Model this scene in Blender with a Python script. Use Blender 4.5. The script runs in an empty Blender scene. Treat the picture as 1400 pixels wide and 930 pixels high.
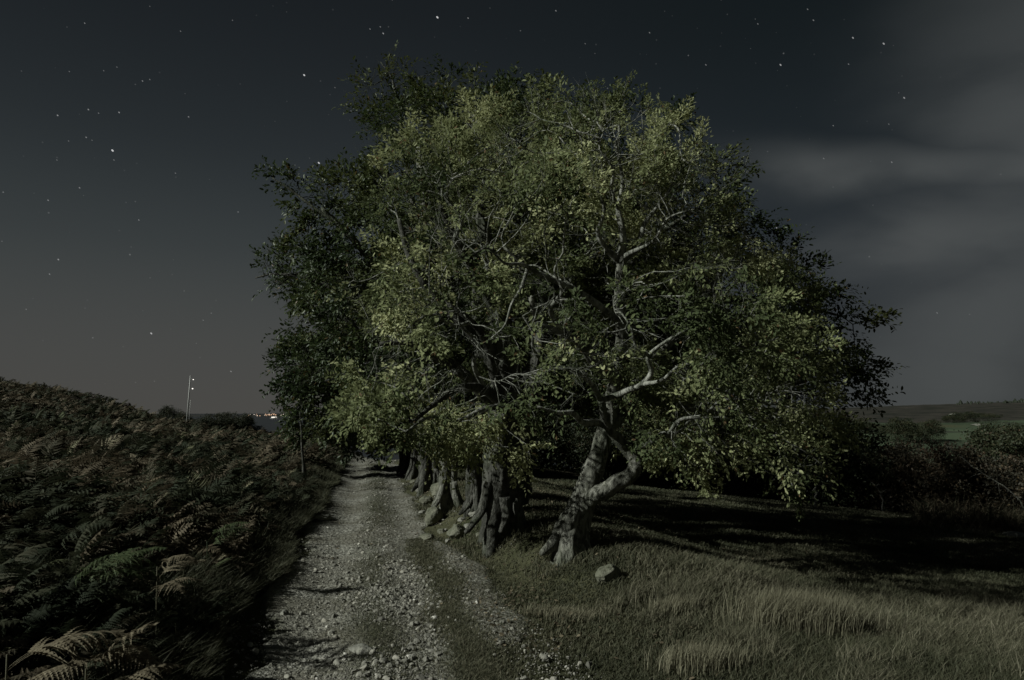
import bpy, math, random
import numpy as np
from mathutils import Vector, noise as mnoise

random.seed(7)
rng = np.random.default_rng(7)
R = math.radians
scene = bpy.context.scene
col = scene.collection

# ------------------------------------------------------------------ camera
HC = 1.7
PITCH = R(6.03)
FPX = 933.0
cam_d = bpy.data.cameras.new('camera')
cam_d.sensor_width = 36.0
cam_d.lens = 24.0
cam_d.clip_start = 0.05
cam_d.clip_end = 90000.0
cam = bpy.data.objects.new('camera', cam_d)
col.objects.link(cam)
cam.location = (0, 0, HC)
cam.rotation_euler = (R(90) + PITCH, 0, 0)
scene.camera = cam

# ------------------------------------------------------------------ moonlight
MOON_ELEV = R(32)          # height of the moon
MOON_TRAVEL = R(70)        # direction its light travels, from +Y towards +X
ld = Vector((math.cos(MOON_ELEV) * math.sin(MOON_TRAVEL), math.cos(MOON_ELEV) * math.cos(MOON_TRAVEL), -math.sin(MOON_ELEV)))
sun_d = bpy.data.lights.new('moon', 'SUN')
sun_d.energy = 3.9
sun_d.angle = R(0.8)
sun_d.color = (0.95, 1.0, 0.93)
sun = bpy.data.objects.new('moon', sun_d)
col.objects.link(sun)
sun.rotation_euler = ld.to_track_quat('-Z', 'Y').to_euler()
sun.location = (-20, -10, 25)

# ------------------------------------------------------------------ sky
world = bpy.data.worlds.new('World')
scene.world = world
world.use_nodes = True
wn = world.node_tree
for n in list(wn.nodes): wn.nodes.remove(n)
def WN(t, **k):
    n = wn.nodes.new(t)
    for a, b in k.items(): setattr(n, a, b)
    return n
def wmath(op, a, b=None, c=None):
    n = WN('ShaderNodeMath', operation=op)
    for i, v in enumerate((a, b, c)):
        if v is None: continue
        if isinstance(v, (int, float)): n.inputs[i].default_value = v
        else: wn.links.new(v, n.inputs[i])
    return n.outputs[0]
def wmix(f, a, b, mode='MIX'):
    n = WN('ShaderNodeMix', data_type='RGBA', blend_type=mode)
    for i, v in ((0, f), (6, a), (7, b)):
        if isinstance(v, (int, float)): n.inputs[i].default_value = v
        elif isinstance(v, tuple): n.inputs[i].default_value = v
        else: wn.links.new(v, n.inputs[i])
    return n.outputs[2]
def s2l(c):
    return tuple(((v / 255 / 12.92) if v / 255 <= 0.04045 else ((v / 255 + 0.055) / 1.055) ** 2.4) for v in c)
wtc = WN('ShaderNodeTexCoord')
wsep = WN('ShaderNodeSeparateXYZ')
wn.links.new(wtc.outputs['Generated'], wsep.inputs[0])
DX, DY, DZ = wsep.outputs
azim = wmath('ARCTAN2', DX, DY)             # 0 ahead, positive to the right
# night glow over the bay: warm and paler low down, blue-black high up
def ramp(stops, fac):
    n = WN('ShaderNodeValToRGB')
    n.color_ramp.interpolation = 'B_SPLINE'
    e = n.color_ramp.elements
    while len(e) > 1: e.remove(e[0])
    e[0].position = stops[0][0]; e[0].color = s2l(stops[0][1]) + (1,)
    for p, c in stops[1:]:
        q = e.new(p); q.color = s2l(c) + (1,)
    wn.links.new(fac, n.inputs[0])
    return n.outputs[0]
left = ramp([(0.0, (73, 72, 69)), (0.05, (72, 72, 70)), (0.13, (68, 70, 69)), (0.22, (56, 61, 62)), (0.35, (38, 43, 46)), (0.52, (25, 29, 32)), (0.8, (18, 21, 24))], DZ)
right = ramp([(0.0, (47, 50, 50)), (0.08, (51, 54, 56)), (0.2, (44, 49, 53)), (0.33, (30, 36, 40)), (0.5, (19, 25, 27)), (0.8, (15, 20, 22))], DZ)
azf = WN('ShaderNodeMapRange', interpolation_type='SMOOTHSTEP')
wn.links.new(azim, azf.inputs[0]); azf.inputs[1].default_value = -0.25; azf.inputs[2].default_value = 0.5
base = wmix(azf.outputs[0], left, right)
# thin long cloud, right half of the sky
wmap = WN('ShaderNodeMapping'); wmap.inputs['Scale'].default_value = (1.3, 1.3, 3.0); wmap.inputs['Location'].default_value = (0.35, 0.1, 0.18)
wn.links.new(wtc.outputs['Generated'], wmap.inputs[0])
cn = WN('ShaderNodeTexNoise'); cn.inputs['Scale'].default_value = 2.3; cn.inputs['Detail'].default_value = 6; cn.inputs['Roughness'].default_value = 0.42; cn.inputs['Distortion'].default_value = 0.25
wn.links.new(wmap.outputs[0], cn.inputs[0])
def bump1(x, c, w):      # 1 at c, fading over w
    d = wmath('DIVIDE', wmath('SUBTRACT', x, c), w)
    return wmath('EXPONENT', wmath('MULTIPLY', wmath('MULTIPLY', d, d), -1.0))
def sstep(x, a, b):
    n = WN('ShaderNodeMapRange', interpolation_type='SMOOTHSTEP')
    wn.links.new(x, n.inputs[0]); n.inputs[1].default_value = a; n.inputs[2].default_value = b
    return n.outputs[0]
wob = wmath('MULTIPLY', wmath('SUBTRACT', cn.outputs[0], 0.5), 0.09)
elw = wmath('ADD', DZ, wob)
azw = wmath('ADD', azim, wmath('MULTIPLY', wmath('SUBTRACT', cn.outputs[0], 0.5), 0.35))
streak = wmath('MULTIPLY', bump1(wmath('ADD', elw, wmath('MULTIPLY', azim, 0.15)), 0.373, 0.030), sstep(azw, 0.24, 0.42))
bank = wmath('MULTIPLY', bump1(elw, 0.215, 0.07), sstep(azw, 0.38, 0.56))
column = wmath('MULTIPLY', bump1(wmath('SUBTRACT', azw, wmath('MULTIPLY', DZ, 0.25)), 0.60, 0.11), sstep(elw, 0.66, 0.30))
cloudf = wmath('MAXIMUM', wmath('MULTIPLY', streak, 0.95), wmath('MAXIMUM', wmath('MULTIPLY', bank, 0.85), wmath('MULTIPLY', column, 0.72)))
tex = sstep(cn.outputs[0], 0.18, 0.55)
cloudf = wmath('MINIMUM', wmath('MULTIPLY', cloudf, tex), 1.0)
base = wmix(cloudf, base, s2l((77, 80, 80)) + (1,))
# faint scattered stars
vor = WN('ShaderNodeTexVoronoi', feature='F1'); vor.inputs['Scale'].default_value = 75.0
wn.links.new(wtc.outputs['Generated'], vor.inputs['Vector'])
vsep = WN('ShaderNodeSeparateColor'); wn.links.new(vor.outputs['Color'], vsep.inputs[0])
pick = wmath('GREATER_THAN', vsep.outputs[0], 0.2)
rad_star = wmath('ADD', 0.04, wmath('MULTIPLY', vsep.outputs[1], 0.045))
faint = wmath('MULTIPLY', wmath('LESS_THAN', vor.outputs['Distance'], rad_star), pick)
faint = wmath('MULTIPLY', faint, wmath('ADD', 0.012, wmath('MULTIPLY', wmath('POWER', vsep.outputs[2], 5.0), 0.08)))
starsum = faint
def ray(px, py):
    u = (px - 700) / FPX; v = -(py - 465) / FPX
    return Vector((u, math.cos(PITCH) - math.sin(PITCH) * v, math.sin(PITCH) + math.cos(PITCH) * v))
bright = [(154,206,1.0),(118,188,.35),(163,154,.45),(79,158,.45),(121,150,.4),(135,155,.25),(94,193,.2),(126,192,.18),(195,111,.35),(205,109,.25),
          (247,43,.25),(116,32,.3),(258,160,.35),(416,103,.9),(205,9+0,.15),(66,274,.35),(109,257,.35),(80,355,.45),(68,375,.3),(190,301,.3),
          (207,456,.7),(316,508,.35),(278,438,.2),(36,423,.18),(436,223,.9),(395,325,.7),(598,24,1.0),(524,46,.5),(506,40,.3),(520,37,.3),
          (640,25,.35),(760,15,.35),(800,60,.2),(1067,89,.6),(1208,60,.6),(1166,52,.5),(1236,134,.5),(1112,28,.3),(1219,222,.4),(1126,217,.35),
          (965,89,.3),(1062,312,.5),(1281,428,.35),(240,237,.25),(78,219,.2),(156,219,.25),(95,98,.2),(318,28,.2),(142,97,.2),(160,92,.2),
          (1139,172,.25),(1215,170,.2),(1160,88,.25),(1104,13,.25),(1036,33,.25),(888,45,.3),(655,92,.25),(458,120,.2),(470,155,.25),(480,152,.22)]
tilt = ray(524, 50) - ray(520, 46); tilt.normalize()
for (px, py, b) in bright:
    d = ray(px, py).normalized()
    # a star that trailed a little: distance squashed along the trail
    sub = WN('ShaderNodeVectorMath', operation='SUBTRACT'); wn.links.new(wtc.outputs['Generated'], sub.inputs[0]); sub.inputs[1].default_value = d
    dot = WN('ShaderNodeVectorMath', operation='DOT_PRODUCT'); wn.links.new(sub.outputs[0], dot.inputs[0]); dot.inputs[1].default_value = tilt
    dd = WN('ShaderNodeVectorMath', operation='DOT_PRODUCT'); wn.links.new(sub.outputs[0], dd.inputs[0]); wn.links.new(sub.outputs[0], dd.inputs[1])
    q = wmath('SUBTRACT', dd.outputs['Value'], wmath('MULTIPLY', wmath('MULTIPLY', dot.outputs['Value'], dot.outputs['Value']), 0.72))
    r = 0.00042 + 0.00058 * b
    starsum = wmath('ADD', starsum, wmath('MULTIPLY', wmath('LESS_THAN', q, r * r), 0.04 + 0.5 * b ** 1.3))
above = sstep(DZ, 0.0, 0.06)
starsum = wmath('MULTIPLY', wmath('MULTIPLY', starsum, above), wmath('SUBTRACT', 1.0, wmath('MULTIPLY', cloudf, 0.75)))
scol = WN('ShaderNodeCombineColor')
wn.links.new(starsum, scol.inputs[0]); wn.links.new(starsum, scol.inputs[1]); wn.links.new(starsum, scol.inputs[2])
base = wmix(1.0, base, scol.outputs[0], 'ADD')
nish = WN('ShaderNodeTexSky', sky_type='NISHITA'); nish.sun_disc = False
nish.sun_elevation = MOON_ELEV; nish.sun_rotation = math.atan2(-ld.x, -ld.y)
bg1 = WN('ShaderNodeBackground'); wn.links.new(base, bg1.inputs[0]); bg1.inputs[1].default_value = 1.0
bg2 = WN('ShaderNodeBackground'); wn.links.new(nish.outputs[0], bg2.inputs[0]); bg2.inputs[1].default_value = 0.0002
adds = WN('ShaderNodeAddShader'); wn.links.new(bg1.outputs[0], adds.inputs[0]); wn.links.new(bg2.outputs[0], adds.inputs[1])
wout = WN('ShaderNodeOutputWorld'); wn.links.new(adds.outputs[0], wout.inputs[0])

vs = scene.view_settings
vs.view_transform = 'Standard'; vs.look = 'None'; vs.exposure = 0.0; vs.gamma = 1.0; vs.use_curve_mapping = False
cy = scene.cycles
cy.max_bounces = 5; cy.diffuse_bounces = 2; cy.glossy_bounces = 2; cy.transmission_bounces = 3; cy.transparent_max_bounces = 4
cy.sample_clamp_indirect = 2.0
cy.use_denoising = True
cy.caustics_reflective = False; cy.caustics_refractive = False
scene.render.film_transparent = False

# ------------------------------------------------------------------ helpers
def P(px, py, D):
    """the point at forward distance D metres seen at photo pixel (px, py)"""
    d = ray(px, py); k = D / d.y
    return np.array((d.x * k, D, HC + d.z * k))
_LAT = rng.random((256, 256))
def vnoise(x, y):
    x = np.asarray(x, float); y = np.asarray(y, float)
    xi = np.floor(x).astype(np.int64); yi = np.floor(y).astype(np.int64)
    fx = x - xi; fy = y - yi
    fx = fx * fx * (3 - 2 * fx); fy = fy * fy * (3 - 2 * fy)
    a = _LAT[xi & 255, yi & 255]; b = _LAT[(xi + 1) & 255, yi & 255]
    c = _LAT[xi & 255, (yi + 1) & 255]; d = _LAT[(xi + 1) & 255, (yi + 1) & 255]
    return (a * (1 - fx) + b * fx) * (1 - fy) + (c * (1 - fx) + d * fx) * fy
def fbm(x, y, o=4):
    s = 0; a = 0.5; t = 0
    for i in range(o):
        s = s + a * vnoise(x * 2 ** i + 17.3 * i, y * 2 ** i + 5.1 * i); t += a; a *= 0.5
    return s / t
def sm(x, a, b):
    t = np.clip((x - a) / (b - a), 0, 1); return t * t * (3 - 2 * t)
def sp(t, k=0.4): return 0.5 * (np.sqrt(t * t + k * k) + t)
SL = 0.198
def height(x, y):
    x = np.asarray(x, float); y = np.asarray(y, float)
    s = x + SL * y
    r = np.sqrt(x * x + y * y)
    L = 0.116 * np.minimum(sp(-(s + 1.2)), 110) + 0.16 * sm(-s, 1.05, 1.7)
    Rt = -0.10 * np.minimum(sp(s - 3.4, 0.8), 60)
    e0 = 0.75 + 0.75 * sm(-y, -10.5, -6.5)
    bk = (0.30 * sm(s, e0, e0 + 0.8)) * (1 - 0.8 * sm(s, 2.6, 4.6)) * sm(y, 5.2, 8.0)
    c = np.interp(s, [-60, -37, -22, -12, -7.7, -3, 0, 3, 10], [95, 68, 51, 43, 41, 33, 22, 22, 26])
    t = np.maximum(y - c, 0)
    drop = 0.30 * (np.sqrt(t * t + 144) - 12)
    z = L + Rt + bk - drop
    u = x / np.maximum(y, 1.0)
    far = np.interp(y, [0, 15, 20, 26, 40, 80, 150, 250, 400, 700, 1200, 1800, 3200], [0, -.9, -1.3, -2, -5, -12, -15, -15, -11.5, -3, 13, 14, -88])
    far = far + (u - 0.6) * 36 * sm(y, 500, 1200) * (y < 3000) + (fbm(x / 160, y / 160, 4) - .5) * 9 * sm(y, 120, 600)
    wr = sm(u, 0.0, 0.32) * sm(y, 16, 36)
    z = z * (1 - wr) + far * wr
    z = z - 0.55 * sm(y, 12, 30) * sm(-s, 1.5, 4) * (1 - sm(-s, 14, 24))
    z = z + (fbm(x / 2.2 + 9, y / 2.2, 3) - .5) * 0.16 * sm(np.abs(s), 0.8, 1.8)
    z = z + (fbm(x / 0.7, y / 0.7, 3) - .5) * 0.06 * (1 - sm(r, 25, 60))
    # wheel ruts in the path
    z = z - 0.05 * np.exp(-((s + 0.45) / 0.28) ** 2) - 0.045 * np.exp(-((s - 0.45) / 0.28) ** 2) * (r < 60)
    z = z + (fbm(x / 12 + 3, y / 12, 3) - .5) * 1.0 * sm(r, 14, 40)
    return np.maximum(z, -88)
def H(x, y): return float(height(x, y))
def G(px, py):
    """ground point seen at photo pixel"""
    D = 2.0
    while D < 3000:
        p = P(px, py, D)
        if p[2] <= H(p[0], p[1]): break
        D *= 1.01
    lo, hi = D / 1.01, D
    for _ in range(14):
        m = (lo + hi) / 2; p = P(px, py, m)
        if p[2] <= H(p[0], p[1]): hi = m
        else: lo = m
    p = P(px, py, hi); p[2] = H(p[0], p[1])
    return p

def tag(o, label=None, cat=None, group=None, kind=None):
    if label: o['label'] = label
    if cat: o['category'] = cat
    if group: o['group'] = group
    if kind: o['kind'] = kind
    return o
def empty(name, loc):
    o = bpy.data.objects.new(name, None); col.objects.link(o); o.location = loc; o.empty_display_size = 0.3
    return o
def mesh_obj(name, verts, faces, mat, parent=None, smooth=False, attr=None, origin=None):
    """faces: a list of int arrays (n,3)/(n,4); attr: per-face float array"""
    verts = np.asarray(verts, dtype=np.float32)
    if origin is not None: verts = verts - np.asarray(origin, dtype=np.float32)
    faces = [np.asarray(f, dtype=np.int32) for f in faces if len(f)]
    me = bpy.data.meshes.new(name)
    nl = sum(f.size for f in faces); nf = sum(len(f) for f in faces)
    me.vertices.add(len(verts)); me.vertices.foreach_set('co', verts.ravel())
    me.loops.add(nl); me.polygons.add(nf)
    me.loops.foreach_set('vertex_index', np.concatenate([f.ravel() for f in faces]))
    sizes = np.concatenate([np.full(len(f), f.shape[1], np.int32) for f in faces])
    st = np.zeros(nf, np.int32); st[1:] = np.cumsum(sizes)[:-1]
    me.polygons.foreach_set('loop_start', st)
    me.polygons.foreach_set('use_smooth', np.full(nf, smooth, bool))
    if attr is not None:
        a = me.attributes.new('tint', 'FLOAT', 'FACE'); a.data.foreach_set('value', np.asarray(attr, np.float32))
    me.update(calc_edges=True)
    me.materials.append(mat)
    o = bpy.data.objects.new(name, me); col.objects.link(o)
    if parent is not None: o.parent = parent
    elif origin is not None: o.location = origin
    return o

# ------------------------------------------------------------------ materials
class Mat:
    def __init__(s, name):
        s.m = bpy.data.materials.new(name); s.m.use_nodes = True; s.t = s.m.node_tree
        for n in list(s.t.nodes): s.t.nodes.remove(n)
        s.out = s.n('ShaderNodeOutputMaterial')
    def n(s, t, **k):
        x = s.t.nodes.new(t)
        for a, b in k.items(): setattr(x, a, b)
        return x
    def set(s, sock, v):
        if isinstance(v, (int, float)): sock.default_value = v
        elif isinstance(v, tuple): sock.default_value = v + ((1,) if len(v) == 3 and sock.type == 'RGBA' else ())
        else: s.t.links.new(v, sock)
    def noise(s, scale, detail=4, rough=.55, vec=None, dist=0):
        x = s.n('ShaderNodeTexNoise'); x.inputs['Scale'].default_value = scale; x.inputs['Detail'].default_value = detail
        x.inputs['Roughness'].default_value = rough; x.inputs['Distortion'].default_value = dist
        s.t.links.new(vec if vec is not None else s.pos(), x.inputs[0]); return x.outputs[0]
    def voro(s, scale, vec=None, feature='F1', out='Distance'):
        x = s.n('ShaderNodeTexVoronoi', feature=feature); x.inputs['Scale'].default_value = scale
        s.t.links.new(vec if vec is not None else s.pos(), x.inputs['Vector']); return x.outputs[out]
    def pos(s):
        if not hasattr(s, '_p'):
            s._p = s.n('ShaderNodeNewGeometry').outputs['Position']
        return s._p
    def obj(s):
        if not hasattr(s, '_o'): s._o = s.n('ShaderNodeTexCoord').outputs['Object']
        return s._o
    def mr(s, v, a, b, c=0.0, d=1.0):
        x = s.n('ShaderNodeMapRange'); s.set(x.inputs[0], v)
        for i, q in enumerate((a, b, c, d)): x.inputs[i + 1].default_value = q
        return x.outputs[0]
    def mix(s, f, a, b, mode='MIX'):
        x = s.n('ShaderNodeMix', data_type='RGBA', blend_type=mode)
        s.set(x.inputs[0], f); s.set(x.inputs[6], a); s.set(x.inputs[7], b); return x.outputs[2]
    def math(s, op, a, b=0.0):
        x = s.n('ShaderNodeMath', operation=op); s.set(x.inputs[0], a); s.set(x.inputs[1], b); return x.outputs[0]
    def attr(s, name):
        return s.n('ShaderNodeAttribute', attribute_name=name)
    def bump(s, h, strength, dist):
        x = s.n('ShaderNodeBump'); x.inputs['Strength'].default_value = strength; x.inputs['Distance'].default_value = dist
        s.t.links.new(h, x.inputs['Height']); return x.outputs[0]
    def ramp(s, stops, f):
        x = s.n('ShaderNodeValToRGB'); e = x.color_ramp.elements
        while len(e) > 1: e.remove(e[0])
        e[0].position = stops[0][0]; e[0].color = stops[0][1] + (1,)
        for p, c in stops[1:]:
            q = e.new(p); q.color = c + (1,)
        s.t.links.new(f, x.inputs[0]); return x.outputs[0]
    def pbr(s, colr, rough=.85, normal=None, spec=.2):
        b = s.n('ShaderNodeBsdfPrincipled'); s.set(b.inputs['Base Color'], colr); s.set(b.inputs['Roughness'], rough)
        b.inputs['Specular IOR Level'].default_value = spec
        if normal is not None: s.t.links.new(normal, b.inputs['Normal'])
        s.t.links.new(b.outputs[0], s.out.inputs[0]); return b
    def leaf(s, colr, trans=.35, rough=.5, spec=.25, transcol=None):
        b = s.n('ShaderNodeBsdfPrincipled'); s.set(b.inputs['Base Color'], colr); b.inputs['Roughness'].default_value = rough
        b.inputs['Specular IOR Level'].default_value = spec
        t = s.n('ShaderNodeBsdfTranslucent'); s.set(t.inputs[0], transcol if transcol is not None else colr)
        m = s.n('ShaderNodeMixShader'); m.inputs[0].default_value = trans
        s.t.links.new(b.outputs[0], m.inputs[1]); s.t.links.new(t.outputs[0], m.inputs[2]); s.t.links.new(m.outputs[0], s.out.inputs[0])

def leaf_mat(name, stops, trans=.3, rough=.5, spec=.3):
    m = Mat(name); t = m.attr('tint').outputs['Fac']
    m.leaf(m.ramp(stops, t), trans, rough, spec); return m.m
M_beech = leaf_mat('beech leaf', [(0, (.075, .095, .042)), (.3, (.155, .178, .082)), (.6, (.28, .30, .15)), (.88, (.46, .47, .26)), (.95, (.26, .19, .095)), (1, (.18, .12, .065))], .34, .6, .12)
M_dark = leaf_mat('shaded beech leaf', [(0, (.03, .045, .018)), (.5, (.055, .075, .026)), (.9, (.09, .10, .035)), (1, (.12, .08, .03))], .25)  # darker copy of the beech leaf, with shade put into its colour
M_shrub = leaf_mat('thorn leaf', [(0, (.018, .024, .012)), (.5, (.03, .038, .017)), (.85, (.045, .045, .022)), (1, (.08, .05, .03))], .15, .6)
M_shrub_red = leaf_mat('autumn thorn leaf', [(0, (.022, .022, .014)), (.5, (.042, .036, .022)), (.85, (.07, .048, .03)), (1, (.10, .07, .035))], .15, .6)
M_fern = leaf_mat('bracken', [(0, (.024, .030, .017)), (.3, (.042, .046, .027)), (.55, (.072, .062, .041)), (.75, (.118, .094, .062)), (.86, (.145, .12, .082)), (.9, (.07, .09, .04)), (1, (.24, .205, .14))], .2, .7, .1)
M_fern_pale = leaf_mat('bleached bracken', [(0, (.12, .10, .066)), (.6, (.19, .16, .108)), (1, (.26, .225, .155))], .25, .7, .1)
M_fern_green = leaf_mat('green bracken', [(0, (.035, .048, .022)), (.6, (.06, .08, .036)), (1, (.10, .11, .055))], .25, .6, .15)
M_grass = leaf_mat('meadow grass', [(0, (.048, .052, .030)), (.3, (.078, .079, .048)), (.65, (.148, .139, .092)), (1, (.27, .248, .18))], .3, .6, .15)
M_tuft = leaf_mat('straw grass', [(0, (.13, .122, .08)), (.6, (.22, .205, .14)), (1, (.33, .305, .22))], .25, .6, .1)

M_litter = leaf_mat('fallen leaf', [(0, (.05, .042, .028)), (.5, (.10, .08, .052)), (1, (.19, .16, .105))], .1, .7, .15)
def bark_mat(name, lo, hi):
    m = Mat(name); o = m.obj()
    mp = m.n('ShaderNodeMapping'); mp.inputs['Scale'].default_value = (1, 1, .4); m.t.links.new(o, mp.inputs[0])
    n1 = m.noise(5, 6, .6, mp.outputs[0], .6); n2 = m.noise(34, 5, .65, mp.outputs[0]); n3 = m.noise(2.1, 3, .5, o)
    c = m.mix(m.mr(n1, .35, .65), lo, hi)
    n4 = m.noise(11, 5, .65, mp.outputs[0], 1.0)
    c = m.mix(m.math('MULTIPLY', m.mr(n4, .47, .58), .85), c, (lo[0] * .42, lo[1] * .43, lo[2] * .38))
    c = m.mix(m.math('MULTIPLY', m.mr(m.noise(19, 4, .6, o), .60, .66), .6), c, (hi[0] * 1.25, hi[1] * 1.25, hi[2] * 1.2))
    c = m.mix(m.math('MULTIPLY', m.mr(n2, .54, .7), .6), c, (lo[0] * .4, lo[1] * .4, lo[2] * .38))
    c = m.mix(m.math('MULTIPLY', m.mr(n3, .5, .7), .6), c, (.06, .075, .04))
    h = m.math('ADD', m.math('MULTIPLY', n1, 1.0), m.math('MULTIPLY', n2, .5))
    m.pbr(c, .88, m.bump(m.math('ADD', h, n4), 1.0, .045), .12); return m.m
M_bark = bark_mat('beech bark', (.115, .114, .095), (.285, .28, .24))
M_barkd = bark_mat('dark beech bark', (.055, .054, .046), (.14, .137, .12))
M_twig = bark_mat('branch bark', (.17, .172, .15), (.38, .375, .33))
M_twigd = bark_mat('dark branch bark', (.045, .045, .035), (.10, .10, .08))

def rock_mat(name, lo, hi):
    m = Mat(name); o = m.obj()
    n1 = m.noise(4, 6, .6, o); n2 = m.noise(28, 5, .6, o)
    c = m.mix(m.mr(n1, .35, .65), lo, hi); c = m.mix(m.mr(n2, .55, .72), c, (lo[0] * .4, lo[1] * .42, lo[2] * .35))
    m.pbr(c, .9, m.bump(m.math('ADD', n1, m.math('MULTIPLY', n2, .5)), .8, .04), .2); return m.m
M_rock = rock_mat('field stone', (.13, .13, .11), (.28, .27, .23))
M_mossrock = rock_mat('mossy stone', (.085, .09, .06), (.20, .195, .15))

# ground: turf, bracken litter and far fields
m = Mat('ground')
zone = m.attr('zone')
zs = m.n('ShaderNodeSeparateColor'); m.t.links.new(zone.outputs['Color'], zs.inputs[0])
n1 = m.noise(.9, 6, .6); n2 = m.noise(14, 5, .65); n3 = m.noise(60, 3, .6); nf = m.noise(.012, 6, .6)
turf = m.mix(m.mr(n1, .35, .65), (.045, .05, .025), (.10, .095, .055)); turf = m.mix(m.mr(n2, .5, .7), turf, (.035, .033, .02))
litter = m.mix(m.mr(n2, .35, .65), (.014, .012, .009), (.04, .03, .02))
fieldc = m.mix(m.mr(nf, .42, .58), (.044, .06, .036), (.072, .095, .056))
moor = m.mix(m.mr(m.noise(.03, 5, .6), .4, .6), (.022, .023, .018), (.046, .041, .034))
c = m.mix(zs.outputs[0], turf, litter); c = m.mix(zs.outputs[1], c, fieldc); c = m.mix(zs.outputs[2], c, moor)
m.pbr(c, .95, m.bump(m.math('ADD', n2, m.math('MULTIPLY', n3, .4)), .9, .05), .1)
M_ground = m.m

m = Mat('stony track')
vd = m.voro(22); vc = m.n('ShaderNodeSeparateColor'); m.t.links.new(m.voro(22, out='Color'), vc.inputs[0])
vd2 = m.voro(60); vc2 = m.n('ShaderNodeSeparateColor'); m.t.links.new(m.voro(60, out='Color'), vc2.inputs[0])
n1 = m.noise(1.3, 5, .6); n2 = m.noise(6, 5, .6); n3 = m.noise(90, 3, .6)
dirt = m.mix(m.mr(n2, .35, .65), (.09, .088, .07), (.21, .205, .17))
st = m.mix(vc.outputs[0], (.17, .165, .135), (.42, .405, .355))
st2 = m.mix(vc2.outputs[1], (.13, .125, .105), (.40, .385, .34))
c = m.mix(m.math('MULTIPLY', m.mr(vd2, .62, .45), m.mr(n2, .38, .5)), dirt, st2)
c = m.mix(m.math('MULTIPLY', m.math('MULTIPLY', m.mr(vd, .5, .38), m.mr(vc.outputs[1], .35, .45)), m.mr(n1, .40, .52)), c, st)
gs = m.attr('grassy').outputs['Fac']
c = m.mix(m.math('MULTIPLY', m.mr(n1, .60, .42), .65), c, (.105, .096, .07))
c = m.mix(m.math('MULTIPLY', gs, m.mr(n2, .3, .55)), c, (.05, .055, .028))
hh = m.math('SUBTRACT', m.math('MULTIPLY', m.math('SUBTRACT', 1.0, vd), .8), m.math('MULTIPLY', vd2, .35))
hh = m.math('ADD', hh, m.math('MULTIPLY', n3, .3))
m.pbr(c, .92, m.bump(hh, .9, .03), .2)
M_path = m.m

m = Mat('pebble'); t = m.attr('tint').outputs['Fac']
m.pbr(m.ramp([(0, (.10, .096, .08)), (.6, (.24, .23, .195)), (.93, (.36, .34, .285)), (1, (.46, .44, .39))], t), .9, None, .2)
M_peb = m.m
m = Mat('sea'); nn = m.noise(.02, 5, .6); m.pbr((.012, .014, .016), .35, m.bump(nn, .5, 2.0), .5); M_sea = m.m
m = Mat('dark land'); m.pbr((.02, .02, .018), .95); M_land = m.m
m = Mat('galvanised steel'); nn = m.noise(8, 3); m.pbr(m.mix(nn, (.35, .35, .33), (.5, .5, .48)), .5, None, .5); M_steel = m.m
def emit(name, c, s):
    m = Mat(name); e = m.n('ShaderNodeEmission'); e.inputs[0].default_value = c + (1,); e.inputs[1].default_value = s
    m.t.links.new(e.outputs[0], m.out.inputs[0]); return m.m
M_lampw = emit('white lamp', (1, .95, .88), 1.6)
M_town_o = emit('sodium lamp', (1, .62, .38), 1.1)
M_town_w = emit('pale town lamp', (1, .85, .7), 1.2)
M_shipl = emit('ship deck light', (1, .93, .82), 1.5)

# ------------------------------------------------------------------ terrain sheet
def build_ground():
    rad = [0.0]
    r = 0.25
    while r < 40: rad.append(r); r *= 1.0115
    while r < 42000: rad.append(r); r *= 1.03
    rad = np.array(rad)
    ang = np.concatenate([np.linspace(-48, 48, 720), np.linspace(48, 312, 160)[1:-1]]) * math.pi / 180
    A, Rr = np.meshgrid(ang, rad[1:])
    X = Rr * np.sin(A); Y = Rr * np.cos(A)
    Z = height(X, Y)
    na = len(ang); nr = len(rad) - 1
    v = np.stack([X, Y, Z], -1).reshape(-1, 3)
    v = np.vstack([v, [[0, 0, H(0, 0)]]])
    i = np.arange(nr - 1)[:, None] * na; j = np.arange(na)[None, :]; j2 = (j + 1) % na
    q = np.stack([i + j, i + j2, i + na + j2, i + na + j], -1).reshape(-1, 4)[:, ::-1]
    j = np.arange(na); tri = np.stack([np.full(na, len(v) - 1), (j + 1) % na, j], -1)
    o = mesh_obj('ground', v, [q, tri], M_ground, smooth=True)
    tag(o, kind='structure')
    x, y = v[:, 0], v[:, 1]; s = x + SL * y; u = x / np.maximum(y, 1)
    w = (fbm(x / 1.5, y / 1.5, 3) - .5) * .8
    litter = sm(-s + w, 1.2, 1.9)
    scr = sm(y + w * 3, 17, 20) * sm(s, 2.5, 4)
    red = np.clip(np.maximum(litter, scr * .8), 0, 1)
    farf = sm(y, 45, 110) * sm(u, 0, .2)
    nn = fbm(x / 90, y / 90, 4)
    green = farf
    ridge = sm(y + (nn - .5) * 420 - (u - .6) * 350, 560, 640)
    moor = np.clip(ridge + farf * sm(nn, .56, .62) * .7, 0, 1) * farf
    pale = farf * sm(np.abs(y - 520 - (nn - .5) * 60 - (u - .55) * 60), 16, 8) * sm(u, .47, .5) * sm(u, .68, .62)
    ca = o.data.color_attributes.new('zone', 'FLOAT_COLOR', 'POINT')
    d = np.ones((len(v), 4), np.float32); d[:, 0] = red * (1 - farf); d[:, 1] = green * (1 - pale); d[:, 2] = moor * (1 - pale)
    ca.data.foreach_set('color', d.ravel())
    return o
build_ground()

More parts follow.
